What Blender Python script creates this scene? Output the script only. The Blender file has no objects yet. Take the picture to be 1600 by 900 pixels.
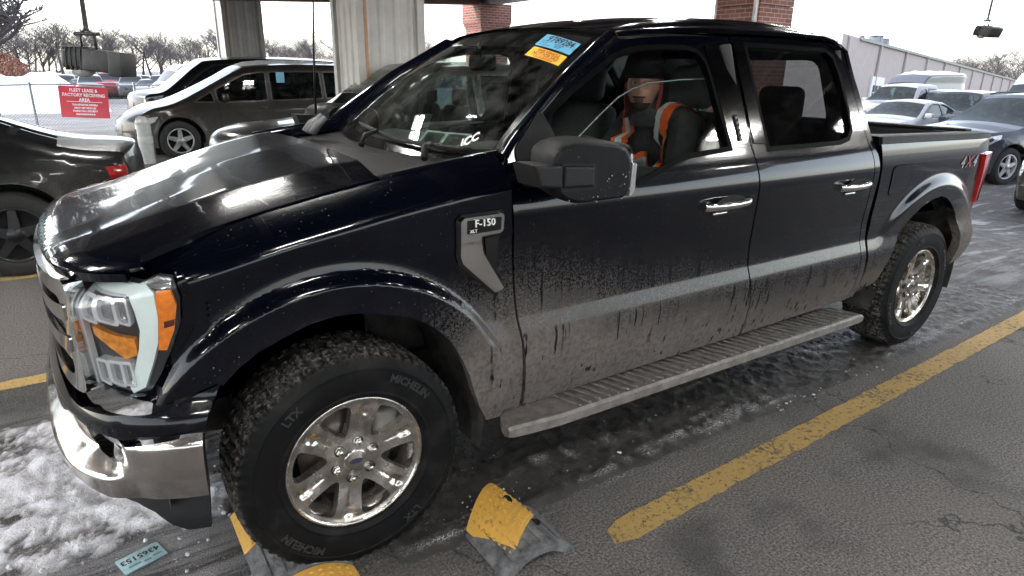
import bpy, bmesh, math, random
import numpy as np
from mathutils import Vector, Matrix, noise
from mathutils.geometry import delaunay_2d_cdt
random.seed(7); np.random.seed(7)
R = math.radians
scene = bpy.context.scene
COL = scene.collection

# ------------------------------------------------------------------ camera
YAW, PITCH, ROLL, FPX = .589, .322, .016, 1022.75
cam = bpy.data.objects.new('camera', bpy.data.cameras.new('camera')); COL.objects.link(cam)
_f = Vector((math.sin(YAW)*math.cos(PITCH), math.cos(YAW)*math.cos(PITCH), -math.sin(PITCH)))
_r = Vector((math.cos(YAW), -math.sin(YAW), 0)); _u = _r.cross(_f)
_r2 = math.cos(ROLL)*_r+math.sin(ROLL)*_u; _u2 = -math.sin(ROLL)*_r+math.cos(ROLL)*_u
M = Matrix((( _r2.x, _u2.x, -_f.x, -.636), (_r2.y, _u2.y, -_f.y, -2.844), (_r2.z, _u2.z, -_f.z, 1.670), (0, 0, 0, 1)))
cam.matrix_world = M
cam.data.sensor_width = 36; cam.data.lens = FPX/1600*36
cam.data.clip_start = .05; cam.data.clip_end = 2000
scene.camera = cam

# ------------------------------------------------------------------ sky, sun, exposure
world = bpy.data.worlds.new("World"); scene.world = world; world.use_nodes = True
nt = world.node_tree; nt.nodes.clear()
sky = nt.nodes.new('ShaderNodeTexSky'); sky.sky_type = 'NISHITA'; sky.sun_disc = False
SUN_EL, SUN_AZ = R(38), R(-55)
sky.sun_elevation = SUN_EL; sky.sun_rotation = SUN_AZ; sky.air_density = 1.0; sky.dust_density = 1.0; sky.ozone_density = 1.0
hs = nt.nodes.new('ShaderNodeHueSaturation'); hs.inputs['Saturation'].default_value = .45
bg = nt.nodes.new('ShaderNodeBackground'); bg.inputs['Strength'].default_value = .15
wo = nt.nodes.new('ShaderNodeOutputWorld')
nt.links.new(sky.outputs[0], hs.inputs['Color']); nt.links.new(hs.outputs[0], bg.inputs[0]); nt.links.new(bg.outputs[0], wo.inputs[0])
sun = bpy.data.objects.new('sun', bpy.data.lights.new('sun', 'SUN')); COL.objects.link(sun)
sun.data.energy = 1.2; sun.data.angle = R(18); sun.data.color = (1, .97, .94)
_d = Vector((math.sin(SUN_AZ)*math.cos(SUN_EL), math.cos(SUN_AZ)*math.cos(SUN_EL), math.sin(SUN_EL)))
sun.rotation_euler = (-_d).to_track_quat('-Z', 'Y').to_euler(); sun.location = (0, 0, 30)
vs = scene.view_settings
vs.view_transform = 'Standard'; vs.look = 'None'; vs.gamma = 1; vs.use_curve_mapping = False
vs.exposure = 2.1
scene.cycles.use_denoising = True
scene.cycles.max_bounces = 8; scene.cycles.transparent_max_bounces = 16; scene.cycles.glossy_bounces = 5
scene.cycles.sample_clamp_indirect = 6

# ------------------------------------------------------------------ materials
MATS = {}
def mat(name, col, rough=.5, metal=0., coat=0., coat_r=.05, spec=.5, emit=0., ecol=None, var=.12, vscale=9., bump=0., bscale=60., vcol=None, rvar=0.):
    if name in MATS: return MATS[name]
    m = bpy.data.materials.new(name); m.use_nodes = True; nt = m.node_tree; b = nt.nodes['Principled BSDF']
    b.inputs['Roughness'].default_value = rough; b.inputs['Metallic'].default_value = metal
    b.inputs['Coat Weight'].default_value = coat; b.inputs['Coat Roughness'].default_value = coat_r
    b.inputs['Specular IOR Level'].default_value = spec
    tc = nt.nodes.new('ShaderNodeTexCoord'); nz = nt.nodes.new('ShaderNodeTexNoise')
    nz.inputs['Scale'].default_value = vscale; nz.inputs['Detail'].default_value = 5; nz.inputs['Roughness'].default_value = .62
    nt.links.new(tc.outputs['Object'], nz.inputs['Vector'])
    cr = nt.nodes.new('ShaderNodeValToRGB')
    lo = [max(0, c*(1-var)) for c in col]; hi = [min(1, c*(1+var)) for c in col] if vcol is None else vcol
    cr.color_ramp.elements[0].position = .32; cr.color_ramp.elements[1].position = .68
    cr.color_ramp.elements[0].color = (*lo, 1); cr.color_ramp.elements[1].color = (*hi, 1)
    nt.links.new(nz.outputs['Fac'], cr.inputs[0]); nt.links.new(cr.outputs[0], b.inputs['Base Color'])
    if rvar:
        mr = nt.nodes.new('ShaderNodeMapRange'); mr.inputs['From Min'].default_value=.3; mr.inputs['From Max'].default_value=.7
        mr.inputs['To Min'].default_value = max(0,rough-rvar); mr.inputs['To Max'].default_value = min(1,rough+rvar)
        nt.links.new(nz.outputs['Fac'], mr.inputs['Value']); nt.links.new(mr.outputs[0], b.inputs['Roughness'])
    if bump:
        n2 = nt.nodes.new('ShaderNodeTexNoise'); n2.inputs['Scale'].default_value = bscale; n2.inputs['Detail'].default_value = 4
        nt.links.new(tc.outputs['Object'], n2.inputs['Vector'])
        bp = nt.nodes.new('ShaderNodeBump'); bp.inputs['Strength'].default_value = bump; bp.inputs['Distance'].default_value = .01
        nt.links.new(n2.outputs['Fac'], bp.inputs['Height']); nt.links.new(bp.outputs[0], b.inputs['Normal'])
    if emit:
        b.inputs['Emission Color'].default_value = (*(ecol or col), 1); b.inputs['Emission Strength'].default_value = emit
    MATS[name] = m; return m

class NT:
    """tiny node-graph helper"""
    def __init__(s, m): s.m = m; m.use_nodes = True; s.t = m.node_tree; s.b = s.t.nodes.get('Principled BSDF')
    def n(s, typ, **kw):
        x = s.t.nodes.new('ShaderNode'+typ)
        for k, v in kw.items():
            if k.startswith('i_'): x.inputs[k[2:].replace('_', ' ')].default_value = v
            else: setattr(x, k, v)
        return x
    def l(s, a, b): s.t.links.new(a, b)
    def math(s, op, a, b=None, clamp=False):
        x = s.n('Math', operation=op); x.use_clamp = clamp
        for i, v in enumerate((a, b)):
            if v is None: continue
            if isinstance(v, (int, float)): x.inputs[i].default_value = v
            else: s.l(v, x.inputs[i])
        return x.outputs[0]
    def rng(s, v, a, b, c=0., d=1., smooth=True):
        x = s.n('MapRange'); x.interpolation_type = 'SMOOTHSTEP' if smooth else 'LINEAR'
        s.l(v, x.inputs['Value'])
        for k, q in (('From Min', a), ('From Max', b), ('To Min', c), ('To Max', d)): x.inputs[k].default_value = q
        return x.outputs[0]
    def noise(s, vec, scale, detail=4, rough=.6, dist=0.):
        x = s.n('TexNoise'); x.inputs['Scale'].default_value = scale; x.inputs['Detail'].default_value = detail; x.inputs['Roughness'].default_value = rough; x.inputs['Distortion'].default_value = dist
        s.l(vec, x.inputs['Vector']); return x.outputs['Fac']
    def mapv(s, vec, scale=(1, 1, 1), loc=(0, 0, 0)):
        x = s.n('Mapping'); x.inputs['Scale'].default_value = scale; x.inputs['Location'].default_value = loc; s.l(vec, x.inputs['Vector']); return x.outputs[0]
    def mix(s, f, a, b):
        x = s.n('Mix', data_type='RGBA')
        for sock, v in ((x.inputs[0], f), (x.inputs[6], a), (x.inputs[7], b)):
            if isinstance(v, (tuple, list)): sock.default_value = (*v, 1) if len(v) == 3 else v
            elif isinstance(v, (int, float)): sock.default_value = v
            else: s.l(v, sock)
        return x.outputs[2]

def glass_mat(name, tint, rough=.02, refl=1., dust=0.):
    m = bpy.data.materials.new(name); g = NT(m); g.t.nodes.remove(g.b)
    tr = g.n('BsdfTransparent'); tr.inputs[0].default_value = (*tint, 1)
    gl = g.n('BsdfGlossy'); gl.inputs['Roughness'].default_value = rough; gl.inputs[0].default_value = (.95, 1, .98, 1)
    fr = g.n('Fresnel'); fr.inputs['IOR'].default_value = 1.52
    mx = g.n('MixShader'); tc = g.n('TexCoord')
    g.l(g.math('MULTIPLY', fr.outputs[0], refl, True), mx.inputs[0]); g.l(tr.outputs[0], mx.inputs[1]); g.l(gl.outputs[0], mx.inputs[2])
    df = g.n('BsdfDiffuse'); df.inputs[0].default_value = (.55, .55, .53, 1)
    nz = g.noise(tc.outputs['Object'], 7, 6, .7); nz2 = g.noise(tc.outputs['Object'], 160, 2, .6)
    f = g.math('ADD', g.rng(nz, .4, .75, 0, dust), g.rng(nz2, .70, .78, 0, dust*4))
    m2 = g.n('MixShader'); g.l(f, m2.inputs[0]); g.l(mx.outputs[0], m2.inputs[1]); g.l(df.outputs[0], m2.inputs[2])
    o = g.t.nodes['Material Output']; g.l(m2.outputs[0], o.inputs[0])
    MATS[name] = m; return m

# ------------------------------------------------------------------ object helpers
def tag(o, label=None, cat=None, group=None, kind=None):
    if label: o['label'] = label
    if cat: o['category'] = cat
    if group: o['group'] = group
    if kind: o['kind'] = kind
    return o
def empty(name, loc=(0, 0, 0), rz=0., parent=None):
    o = bpy.data.objects.new(name, None); COL.objects.link(o); o.location = loc; o.rotation_euler = (0, 0, rz); o.empty_display_size = .1
    if parent: o.parent = parent
    return o
def thing(name, label, cat, loc=(0, 0, 0), rz=0., group=None):
    return tag(empty(name, loc, rz), label, cat, group)
def link(name, me, parent=None):
    o = bpy.data.objects.new(name, me); COL.objects.link(o)
    if parent: o.parent = parent
    return o
def copy_tree(o, parent=None):
    c = o.copy(); COL.objects.link(c)
    if parent: c.parent = parent
    for ch in list(o.children): copy_tree(ch, c)
    return c

class MB:
    """collects vertices and faces for one mesh"""
    def __init__(s): s.v = []; s.f = []; s.mi = []; s.sm = []
    def add(s, V, F, mi=0, smooth=False):
        k = len(s.v); s.v.extend([tuple(map(float, p)) for p in V])
        for f in F: s.f.append(tuple(i+k for i in f)); s.mi.append(mi); s.sm.append(smooth)
        return s
    def grid(s, P, mi=0, smooth=True, closed_u=False, closed_v=False, flip=False):
        P = np.asarray(P, float); nu, nv = P.shape[:2]; F = []
        for i in range(nu if closed_u else nu-1):
            for j in range(nv if closed_v else nv-1):
                a, b, c, d = i*nv+j, ((i+1) % nu)*nv+j, ((i+1) % nu)*nv+(j+1) % nv, i*nv+(j+1) % nv
                F.append((a, d, c, b) if flip else (a, b, c, d))
        return s.add(P.reshape(-1, 3), F, mi, smooth)
    def box(s, c, d, bevel=0., seg=2, mi=0, rot=None, smooth=None, taper=None):
        bm = bmesh.new(); bmesh.ops.create_cube(bm, size=1)
        for v in bm.verts:
            if taper and v.co.z > 0: v.co.x *= taper[0]; v.co.y *= taper[1]
            v.co = Vector((v.co.x*d[0], v.co.y*d[1], v.co.z*d[2]))
        if bevel: bmesh.ops.bevel(bm, geom=list(bm.edges), offset=bevel, segments=seg, profile=.5, affect='EDGES')
        return s.bm(bm, c, rot, mi, bool(bevel) if smooth is None else smooth)
    def bm(s, bm, c=(0, 0, 0), rot=None, mi=0, smooth=True):
        bm.verts.index_update(); c = Vector(c)
        if rot is None: V = [v.co+c for v in bm.verts]
        else: V = [rot @ v.co+c for v in bm.verts]
        s.add(V, [[v.index for v in f.verts] for f in bm.faces], mi, smooth); bm.free(); return s
    def tube(s, path, rad, n=8, mi=0, cap=True, up=(0, 0, 1)):
        P = [Vector(p) for p in path]; m = len(P); rad = [rad]*m if isinstance(rad, (int, float)) else rad; rows = []
        for i, p in enumerate(P):
            t = (P[min(i+1, m-1)]-P[max(i-1, 0)]).normalized(); a = t.cross(Vector(up))
            if a.length < 1e-3: a = t.cross(Vector((1, 0, 0)))
            a.normalize(); b = t.cross(a)
            rows.append([p+rad[i]*(math.cos(q)*a+math.sin(q)*b) for q in [2*math.pi*k/n for k in range(n)]])
        k0 = len(s.v); s.grid(rows, mi, True, closed_v=True, flip=True)
        if cap: s.f.append(tuple(k0+j for j in range(n))); s.mi.append(mi); s.sm.append(False); s.f.append(tuple(k0+(m-1)*n+j for j in reversed(range(n)))); s.mi.append(mi); s.sm.append(False)
        return s
    def lathe(s, prof, n=32, axis='z', c=(0, 0, 0), mi=0, smooth=True, arc=(0, 2*math.pi)):
        full = abs(arc[1]-arc[0]-2*math.pi) < 1e-6; rows = []
        for k in range(n if full else n+1):
            a = arc[0]+(arc[1]-arc[0])*k/n; ca, sa = math.cos(a), math.sin(a)
            if axis == 'z': rows.append([(c[0]+r*ca, c[1]+r*sa, c[2]+h) for r, h in prof])
            elif axis == 'y': rows.append([(c[0]+r*ca, c[1]+h, c[2]+r*sa) for r, h in prof])
            else: rows.append([(c[0]+h, c[1]+r*ca, c[2]+r*sa) for r, h in prof])
        return s.grid(rows, mi, smooth, closed_u=full)
    def prism(s, poly, f, h0, h1, mi=0, bevel=0.):
        """poly of (u,v); f(u,v,h) -> xyz"""
        bm = bmesh.new(); n = len(poly)
        a = [bm.verts.new((u, v, h0)) for u, v in poly]; b = [bm.verts.new((u, v, h1)) for u, v in poly]
        bm.faces.new(list(reversed(a))); top = bm.faces.new(b)
        for i in range(n): bm.faces.new((a[i], a[(i+1) % n], b[(i+1) % n], b[i]))
        if bevel: bmesh.ops.bevel(bm, geom=list(top.edges), offset=bevel, segments=2, profile=.5, affect='EDGES')
        bmesh.ops.triangulate(bm, faces=[q for q in bm.faces if len(q.verts) > 4])
        for v in bm.verts: v.co = Vector(f(*v.co))
        return s.bm(bm, mi=mi, smooth=False)
    def build(s, name, mats, parent=None, normals=True, auto=None):
        me = bpy.data.meshes.new(name); me.from_pydata(s.v, [], s.f); me.update()
        for m in (mats if isinstance(mats, (list, tuple)) else [mats]): me.materials.append(m)
        me.polygons.foreach_set('material_index', s.mi); me.polygons.foreach_set('use_smooth', s.sm)
        if normals:
            bm = bmesh.new(); bm.from_mesh(me); bmesh.ops.recalc_face_normals(bm, faces=bm.faces); bm.to_mesh(me); bm.free()
        if auto is not None:
            me.polygons.foreach_set('use_smooth', [True]*len(me.polygons)); me.set_sharp_from_angle(angle=auto)
        return link(name, me, parent)

def inside(p, loops):
    p = np.asarray(p, float); r = np.zeros(len(p), bool)
    for lp in loops:
        q = np.asarray(lp, float); x2, y2 = np.roll(q, -1, 0).T; x1, y1 = q.T
        for i in range(len(q)):
            if y1[i] == y2[i]: continue
            c = ((y1[i] > p[:, 1]) != (y2[i] > p[:, 1])) & (p[:, 0] < (x2[i]-x1[i])*(p[:, 1]-y1[i])/(y2[i]-y1[i])+x1[i])
            r ^= c
    return r
def cdt(loops, sp):
    pts = []; edges = []
    for lp in loops:
        q = np.asarray(lp, float); k0 = len(pts)
        for a, b in zip(q, np.roll(q, -1, 0)):
            n = max(1, int(math.ceil(np.hypot(*(b-a))/sp)))
            for t in range(n): pts.append(a+(b-a)*t/n)
        k1 = len(pts); edges += [(i, i+1 if i+1 < k1 else k0) for i in range(k0, k1)]
    O = np.array(pts); lo, hi = O.min(0), O.max(0)
    gx = np.arange(lo[0], hi[0], sp); gy = np.arange(lo[1], hi[1], sp*.87)
    G = np.array([(x+(sp/2 if j % 2 else 0), y) for j, y in enumerate(gy) for x in gx]) if len(gx) and len(gy) else np.zeros((0, 2))
    if len(G):
        G = G[inside(G, loops)]
        if len(G):
            d = np.full(len(G), 1e9)
            for o in O: d = np.minimum(d, (G[:, 0]-o[0])**2+(G[:, 1]-o[1])**2)
            G = G[d > (.6*sp)**2]
    A = np.vstack([O, G]) if len(G) else O
    V, E, F, *_ = delaunay_2d_cdt([Vector(p) for p in A], edges, [], 0, 1e-7)
    V = np.array([tuple(v) for v in V]); F = [f for f in F if len(f) == 3]
    C = np.array([V[list(f)].mean(0) for f in F]); k = inside(C, loops)
    return V, [f for f, q in zip(F, k) if q]
def panel(name, loops, f, mats, parent=None, sp=.03, thick=.015, out=(0, -1, 0), ref=None, mbuild=True):
    """a skin of triangles over a 2D outline (first loop) with holes, laid on the surface f(u,v), exact normals, folded rim"""
    V, F = cdt(loops, sp); e = .002
    P = f(V[:, 0], V[:, 1]); fu = f(V[:, 0]+e, V[:, 1])-f(V[:, 0]-e, V[:, 1]); fv = f(V[:, 0], V[:, 1]+e)-f(V[:, 0], V[:, 1]-e)
    N = np.cross(fu, fv); N /= np.linalg.norm(N, axis=1)[:, None]+1e-12
    o = (P-np.array(ref)) if ref is not None else np.tile(np.array(out, float), (len(P), 1))
    used = np.unique(np.array(F).ravel())
    if (N*o).sum(1)[used].mean() < 0: N = -N
    faces = []
    for a, b, c in F:
        g = np.cross(P[b]-P[a], P[c]-P[a])
        faces.append((a, b, c) if g @ (N[a]+N[b]+N[c]) >= 0 else (a, c, b))
    edges = {}
    for fc in faces:
        for i in range(3): edges[(fc[i], fc[(i+1) % 3])] = 1
    rim = [e_ for e_ in edges if (e_[1], e_[0]) not in edges]
    verts = [tuple(p) for p in P]; ln = [tuple(N[i]) for fc in faces for i in fc]; allf = list(faces)
    if thick:
        for a, b in rim:
            k = len(verts); pa, pb = P[a], P[b]; qa, qb = pa-N[a]*thick, pb-N[b]*thick
            verts += [tuple(pa), tuple(pb), tuple(qb), tuple(qa)]; allf.append((k+1, k, k+3, k+2))
            g = np.cross(pa-pb, qa-pb); g /= np.linalg.norm(g)+1e-12; ln += [tuple(g)]*4
    me = bpy.data.meshes.new(name); me.from_pydata(verts, [], allf); me.update()
    for m in (mats if isinstance(mats, (list, tuple)) else [mats]): me.materials.append(m)
    me.polygons.foreach_set('use_smooth', [True]*len(me.polygons)); me.normals_split_custom_set(ln)
    return link(name, me, parent)
def catmull(P, n=8, closed=False):
    P = np.asarray(P, float); Q = np.vstack([P[-1], P, P[0], P[1]]) if closed else np.vstack([2*P[0]-P[1], P, 2*P[-1]-P[-2]]); out = []
    for i in range(1, len(Q)-2):
        a, b, c, d = Q[i-1:i+3]
        for t in np.arange(n)/n: out.append(.5*(2*b+(c-a)*t+(2*a-5*b+4*c-d)*t*t+(3*b-a-3*c+d)*t**3))
    if not closed: out.append(Q[-2])
    return np.array(out)
def smtab(xs, ys, sig):
    g = np.arange(min(xs)-6*sig, max(xs)+6*sig, sig/4); w = np.interp(g, xs, ys); k = np.exp(-.5*(np.arange(-16, 17)/4)**2); k /= k.sum()
    w = np.convolve(np.pad(w, 16, 'edge'), k, 'valid'); return lambda z: np.interp(z, g, w)
def smooth(a, b, x):
    t = np.clip((x-a)/(b-a), 0, 1); return t*t*(3-2*t)
def grow(poly, d):
    """offset a polygon outward by d"""
    q = np.asarray(poly, float); e = np.roll(q, -1, 0)-q; e /= np.linalg.norm(e, axis=1)[:, None]+1e-12
    n = np.c_[e[:, 1], -e[:, 0]]; x, y = q.T
    if (x*np.roll(y, -1)-np.roll(x, -1)*y).sum() < 0: n = -n
    v = n+np.roll(n, 1, 0); v /= (np.linalg.norm(v, axis=1)[:, None]+1e-9)
    k = 1/np.maximum(.5, (v*n).sum(1)); return q+v*d*k[:, None]
def roundpoly(poly, r, n=4):
    q = np.asarray(poly, float); out = []
    for i in range(len(q)):
        a, b, c = q[i-1], q[i], q[(i+1) % len(q)]; u = a-b; v = c-b; lu, lv = np.linalg.norm(u), np.linalg.norm(v); k = min(r, .45*lu, .45*lv)
        p0, p1 = b+u/lu*k, b+v/lv*k
        for t in np.linspace(0, 1, n): out.append((1-t)**2*p0+2*t*(1-t)*b+t*t*p1)
    return np.array(out)
def text(name, body, f, size, m, parent=None, depth=0., align='CENTER', bold=0.):
    """lettering laid on the surface f(u,v,h); u to the right, v up, origin at the text's centre"""
    cu = bpy.data.curves.new(name, 'FONT'); cu.body = body; cu.size = size; cu.align_x = align; cu.align_y = 'CENTER'; cu.extrude = depth; cu.offset = bold; cu.resolution_u = 2
    o = bpy.data.objects.new(name, cu); me = bpy.data.meshes.new_from_object(o); bpy.data.objects.remove(o); bpy.data.curves.remove(cu)
    for v in me.vertices: v.co = Vector(f(*v.co))
    me.materials.clear(); me.materials.append(m); me.name = name
    return link(name, me, parent)
# ================================================================== ground
def terrain(x, y):
    x = np.asarray(x, float); y = np.asarray(y, float)
    d = np.maximum(np.maximum(x-6.5, 0), np.maximum(y-13.5, 0))
    left = smooth(6, -2, x-.0*y)*(y > 13)
    z = -.30*smooth(0, 4.5, d)-.016*np.maximum(d-4.5, 0)
    return np.maximum(z, -3.2)
def tz(x, y): return float(terrain(x, y))
def asphalt():
    m = bpy.data.materials.new('asphalt'); g = NT(m); b = g.b; tc = g.n('TexCoord'); ob = tc.outputs['Object']
    sp = g.n('SeparateXYZ'); g.l(ob, sp.inputs[0]); x, y, z = sp.outputs
    big = g.noise(ob, .55, 5, .6); mid = g.noise(ob, 3.5, 5, .65); agg = g.noise(ob, 95, 3, .75); fine = g.noise(ob, 260, 2, .7); strk = g.noise(g.mapv(ob, (.8, 7, 1)), 1.6, 5, .65)
    vo = g.n('TexVoronoi'); vo.inputs['Scale'].default_value = 120; g.l(ob, vo.inputs['Vector'])
    stone = g.rng(vo.outputs['Distance'], .15, .55, 1, 0)
    base = g.mix(g.rng(agg, .35, .7), (.046, .0415, .0395), (.225, .205, .194)); base = g.mix(g.math('MULTIPLY', stone, .3), base, (.17, .165, .16))
    base = g.mix(g.math('MULTIPLY', g.rng(mid, .42, .72), .45), base, (.135, .122, .108)); base = g.mix(g.math('MULTIPLY', g.rng(big, .52, .66), .35), base, (.04, .038, .036))
    ck = g.n('TexVoronoi', feature='DISTANCE_TO_EDGE'); ck.inputs['Scale'].default_value = .55; cw_ = g.n('VectorMath', operation='ADD'); cn = g.n('TexNoise'); cn.inputs['Scale'].default_value = 2.2; cn.inputs['Detail'].default_value = 6; g.l(ob, cn.inputs['Vector']); g.l(ob, cw_.inputs[0]); g.l(cn.outputs['Color'], cw_.inputs[1]); g.l(cw_.outputs[0], ck.inputs['Vector'])
    crack = g.math('MULTIPLY', g.rng(ck.outputs['Distance'], .006, .0), g.rng(big, .46, .54)); base = g.mix(g.math('MULTIPLY', crack, .85), base, (.012, .011, .011))
    blot = g.noise(g.mapv(ob, (1, 1, 1), (7, 3, 0)), 1.1, 4, .55); base = g.mix(g.math('MULTIPLY', g.rng(blot, .60, .70), .6), base, (.026, .025, .025))
    # meltwater and slush tracks dragged in by the wheels, along the lane
    wy = g.math('ADD', y, g.math('MULTIPLY', g.math('SUBTRACT', mid, .5), .45))
    wet = g.math('MULTIPLY', g.rng(wy, -1.25, -.80), g.rng(wy, 1.6, 1.1)); wet = g.math('MULTIPLY', wet, g.rng(big, .25, .5, .75, 1.))
    col = g.mix(g.math('MULTIPLY', wet, g.rng(agg, .3, .65, .92, .60)), base, (.014, .0132, .0125))
    # thin trodden snow: in front of the truck, in streaks beside the wheels, and over the open lot
    lane = g.math('MULTIPLY', g.rng(wy, -1.35, -.9), g.rng(wy, 1.7, 1.0)); sfront = g.math('MULTIPLY', lane, g.rng(x, .0, -.55)); sfront = g.math('MULTIPLY', sfront, g.rng(y, 1.1, .35))
    f1 = g.math('MULTIPLY', sfront, g.rng(strk, .40, .60)); grain = g.rng(fine, .35, .62)
    track = g.math('MULTIPLY', g.math('MULTIPLY', g.rng(wy, -1.30, -.95), g.rng(wy, -.1, -.75)), g.rng(strk, .50, .72)); track = g.math('MULTIPLY', track, g.rng(agg, .45, .6)); track = g.math('MULTIPLY', track, g.rng(mid, .42, .62))
    out = g.math('MAXIMUM', g.rng(x, 4.6, 8.5), g.rng(y, 13.2, 14.5)); lot = g.math('MULTIPLY', out, g.rng(g.math('ADD', g.math('MULTIPLY', strk, .5), g.math('MULTIPLY', big, .5)), .52, .62, 0, .6))
    far = g.rng(y, 17.5, 24., 0, .22); far = g.math('MULTIPLY', far, g.rng(big, .35, .55, .5, 1.))
    snow = g.math('MAXIMUM', g.math('MAXIMUM', g.math('MULTIPLY', f1, grain), g.math('MULTIPLY', track, .55)), g.math('MAXIMUM', lot, far))
    lotm = g.math('MULTIPLY', out, .45); col = g.mix(lotm, col, (.085, .08, .08))
    scol = g.mix(mid, (.42, .41, .42), (.72, .72, .75)); col = g.mix(snow, col, scol)
    g.l(col, b.inputs['Base Color'])
    rough = g.math('SUBTRACT', g.rng(agg, .3, .7, .92, .78), g.math('MULTIPLY', wet, g.rng(mid, .35, .65, .38, .10)), True); g.l(rough, b.inputs['Roughness'])
    b.inputs['Specular IOR Level'].default_value = .45
    bp = g.n('Bump'); bp.inputs['Strength'].default_value = 1.; bp.inputs['Distance'].default_value = .009
    h = g.math('ADD', g.math('MULTIPLY', agg, .8), g.math('ADD', g.math('MULTIPLY', stone, .35), g.math('MULTIPLY', snow, .8))); g.l(h, bp.inputs['Height']); g.l(bp.outputs[0], b.inputs['Normal'])
    return m
ASPH = asphalt()
xs = np.r_[-260, -160, -100, -60, -35, -20, -12, np.arange(-8, 6.5, 2), np.arange(6.5, 16, 1), 20, 30, 50, 80, 130, 200, 320, 520]
ys = np.r_[-260, -150, -90, -50, -30, -18, -10, np.arange(-6, 13.5, 2), np.arange(13.5, 22, 1), 26, 34, 50, 75, 110, 160, 240, 340, 520]
g = MB(); g.grid([[(x, y, tz(x, y)) for y in ys] for x in xs]); tag(g.build('asphalt_ground', ASPH), kind='structure')

def worn_paint():
    m = bpy.data.materials.new('worn_yellow_paint'); g = NT(m); b = g.b; ob = g.n('TexCoord').outputs['Object']
    n = g.noise(ob, 38, 5, .75); n2 = g.noise(ob, 130, 3, .7); n3 = g.noise(ob, 3, 4, .6)
    wear = g.math('MAXIMUM', g.rng(g.math('ADD', g.math('MULTIPLY', n, .6), g.math('MULTIPLY', n2, .4)), .53, .59), g.math('MULTIPLY', g.rng(n3, .48, .70), g.rng(n, .46, .58)))
    g.l(g.mix(wear, g.mix(n2, (.29, .185, .055), (.44, .295, .095)), (.045, .042, .038)), b.inputs['Base Color']); b.inputs['Roughness'].default_value = .75
    bp = g.n('Bump'); bp.inputs['Strength'].default_value = .5; bp.inputs['Distance'].default_value = .004; g.l(n2, bp.inputs['Height']); g.l(bp.outputs[0], b.inputs['Normal'])
    return m
YEL = worn_paint()
def painted_line(a, b, w, z=.004, seed=1, ragged=True):
    a = np.array(a, float); b = np.array(b, float); L = np.linalg.norm(b-a); t = (b-a)/L; n = np.array([-t[1], t[0]]); rng = random.Random(seed); k = int(L/.05)+1; g = MB(); rows = []
    for i in range(k+1):
        p = a+t*L*i/k; e0, e1 = (rng.uniform(-.006, .006) for _ in (0, 1)); rows.append([(*(p-n*(w/2+e0)), z), (*(p+n*(w/2+e1)), z)])
    if ragged: rows[0] = [(*(a-t*.05-n*w*.30), z), (*(a-t*.02+n*w*.28), z)]
    g.grid(rows, smooth=False); tag(g.build('painted_line', YEL), kind='structure')
painted_line((.86, -1.355), (9.5, -1.02), .125)
painted_line((-14, 1.33), (.45, 1.33), .12, seed=3); painted_line((-14, 3.60), (12, 3.60), .12, seed=4); painted_line((-14, 7.5), (10, 7.5), .12, seed=5)

# ================================================================== canopy over the drive-through lanes
STEEL = mat('beige_steel_panel', (.36, .35, .335), .5, var=.10, vscale=3, vcol=(.42, .41, .39))
BROWN = mat('brown_trim', (.17, .105, .07), .6, var=.2)
DECK = mat('roof_deck', (.055, .047, .044), .6, var=.15, vscale=2)
PURL = mat('purlin_steel', (.11, .098, .094), .55, var=.15)
canopy = thing('canopy', 'beige steel canopy roof on pillars spanning the drive-through lanes above the truck', 'canopy', (10.6, 15.6, 0))
def cz(x): return 3.50-.046*(10.6-x)
def rel(p): return (p[0]-10.6, p[1]-15.6, p[2])
X0, X1, Y0, Y1 = -8.6, 10.6, -9.5, 15.6
g = MB(); rows = []
for i, y in enumerate(np.arange(Y0, Y1+.01, .10)):
    dz = .0 if i % 4 in (0, 1) else .05
    rows.append([rel((X0, y, cz(X0)+.95+dz)), rel((X1, y, cz(X1)+.55+dz))])
g.grid(rows, smooth=False); g.build('roof_deck', DECK, canopy, normals=False)
k = 0
for x in np.arange(X0+.5, X1, 1.55):
    g = MB(); zz = cz(x)+.42+.4*(X1-x)/(X1-X0); g.box(rel((x, (Y0+Y1)/2, zz)), (.10, Y1-Y0, .20)); g.build('purlin', PURL, canopy)
def beam(a, b, h, w, name, m):
    a = np.array(a, float); b = np.array(b, float); t = b-a; n = np.array([-t[1], t[0], 0]); n /= np.linalg.norm(n); g = MB(); q = []
    for p in (a, b):
        for s, dz in ((-1, 0), (1, 0), (1, h), (-1, h)): q.append(rel(p+n*s*w/2+np.array([0, 0, dz])))
    g.add(q, [(0, 1, 2, 3), (4, 5, 6, 7), (0, 1, 5, 4), (1, 2, 6, 5), (2, 3, 7, 6), (3, 0, 4, 7)]); return g.build(name, m, canopy)
for yy in (15.35, 5.4):
    beam((X0, yy, cz(X0)+.10), (X1, yy, cz(X1)+.10), .55, .30, 'header_beam', PURL); beam((X0, yy-.02, cz(X0)), (X1, yy-.02, cz(X1)), .10, .36, 'beam_trim', BROWN)
beam((X1-.1, Y0, cz(X1)+.10), (X1-.1, Y1, cz(X1)+.10), .75, .35, 'header_beam', PURL); beam((X1-.12, Y0, cz(X1)), (X1-.12, Y1, cz(X1)), .10, .42, 'beam_trim', STEEL)
beam((2.9, Y0, cz(2.9)+.12), (2.9, Y1, cz(2.9)+.12), .55, .3, 'header_beam', PURL); beam((X0, Y0, cz(X0)), (X1, Y0, cz(X1)), .95, .25, 'header_beam', STEEL)

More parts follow.
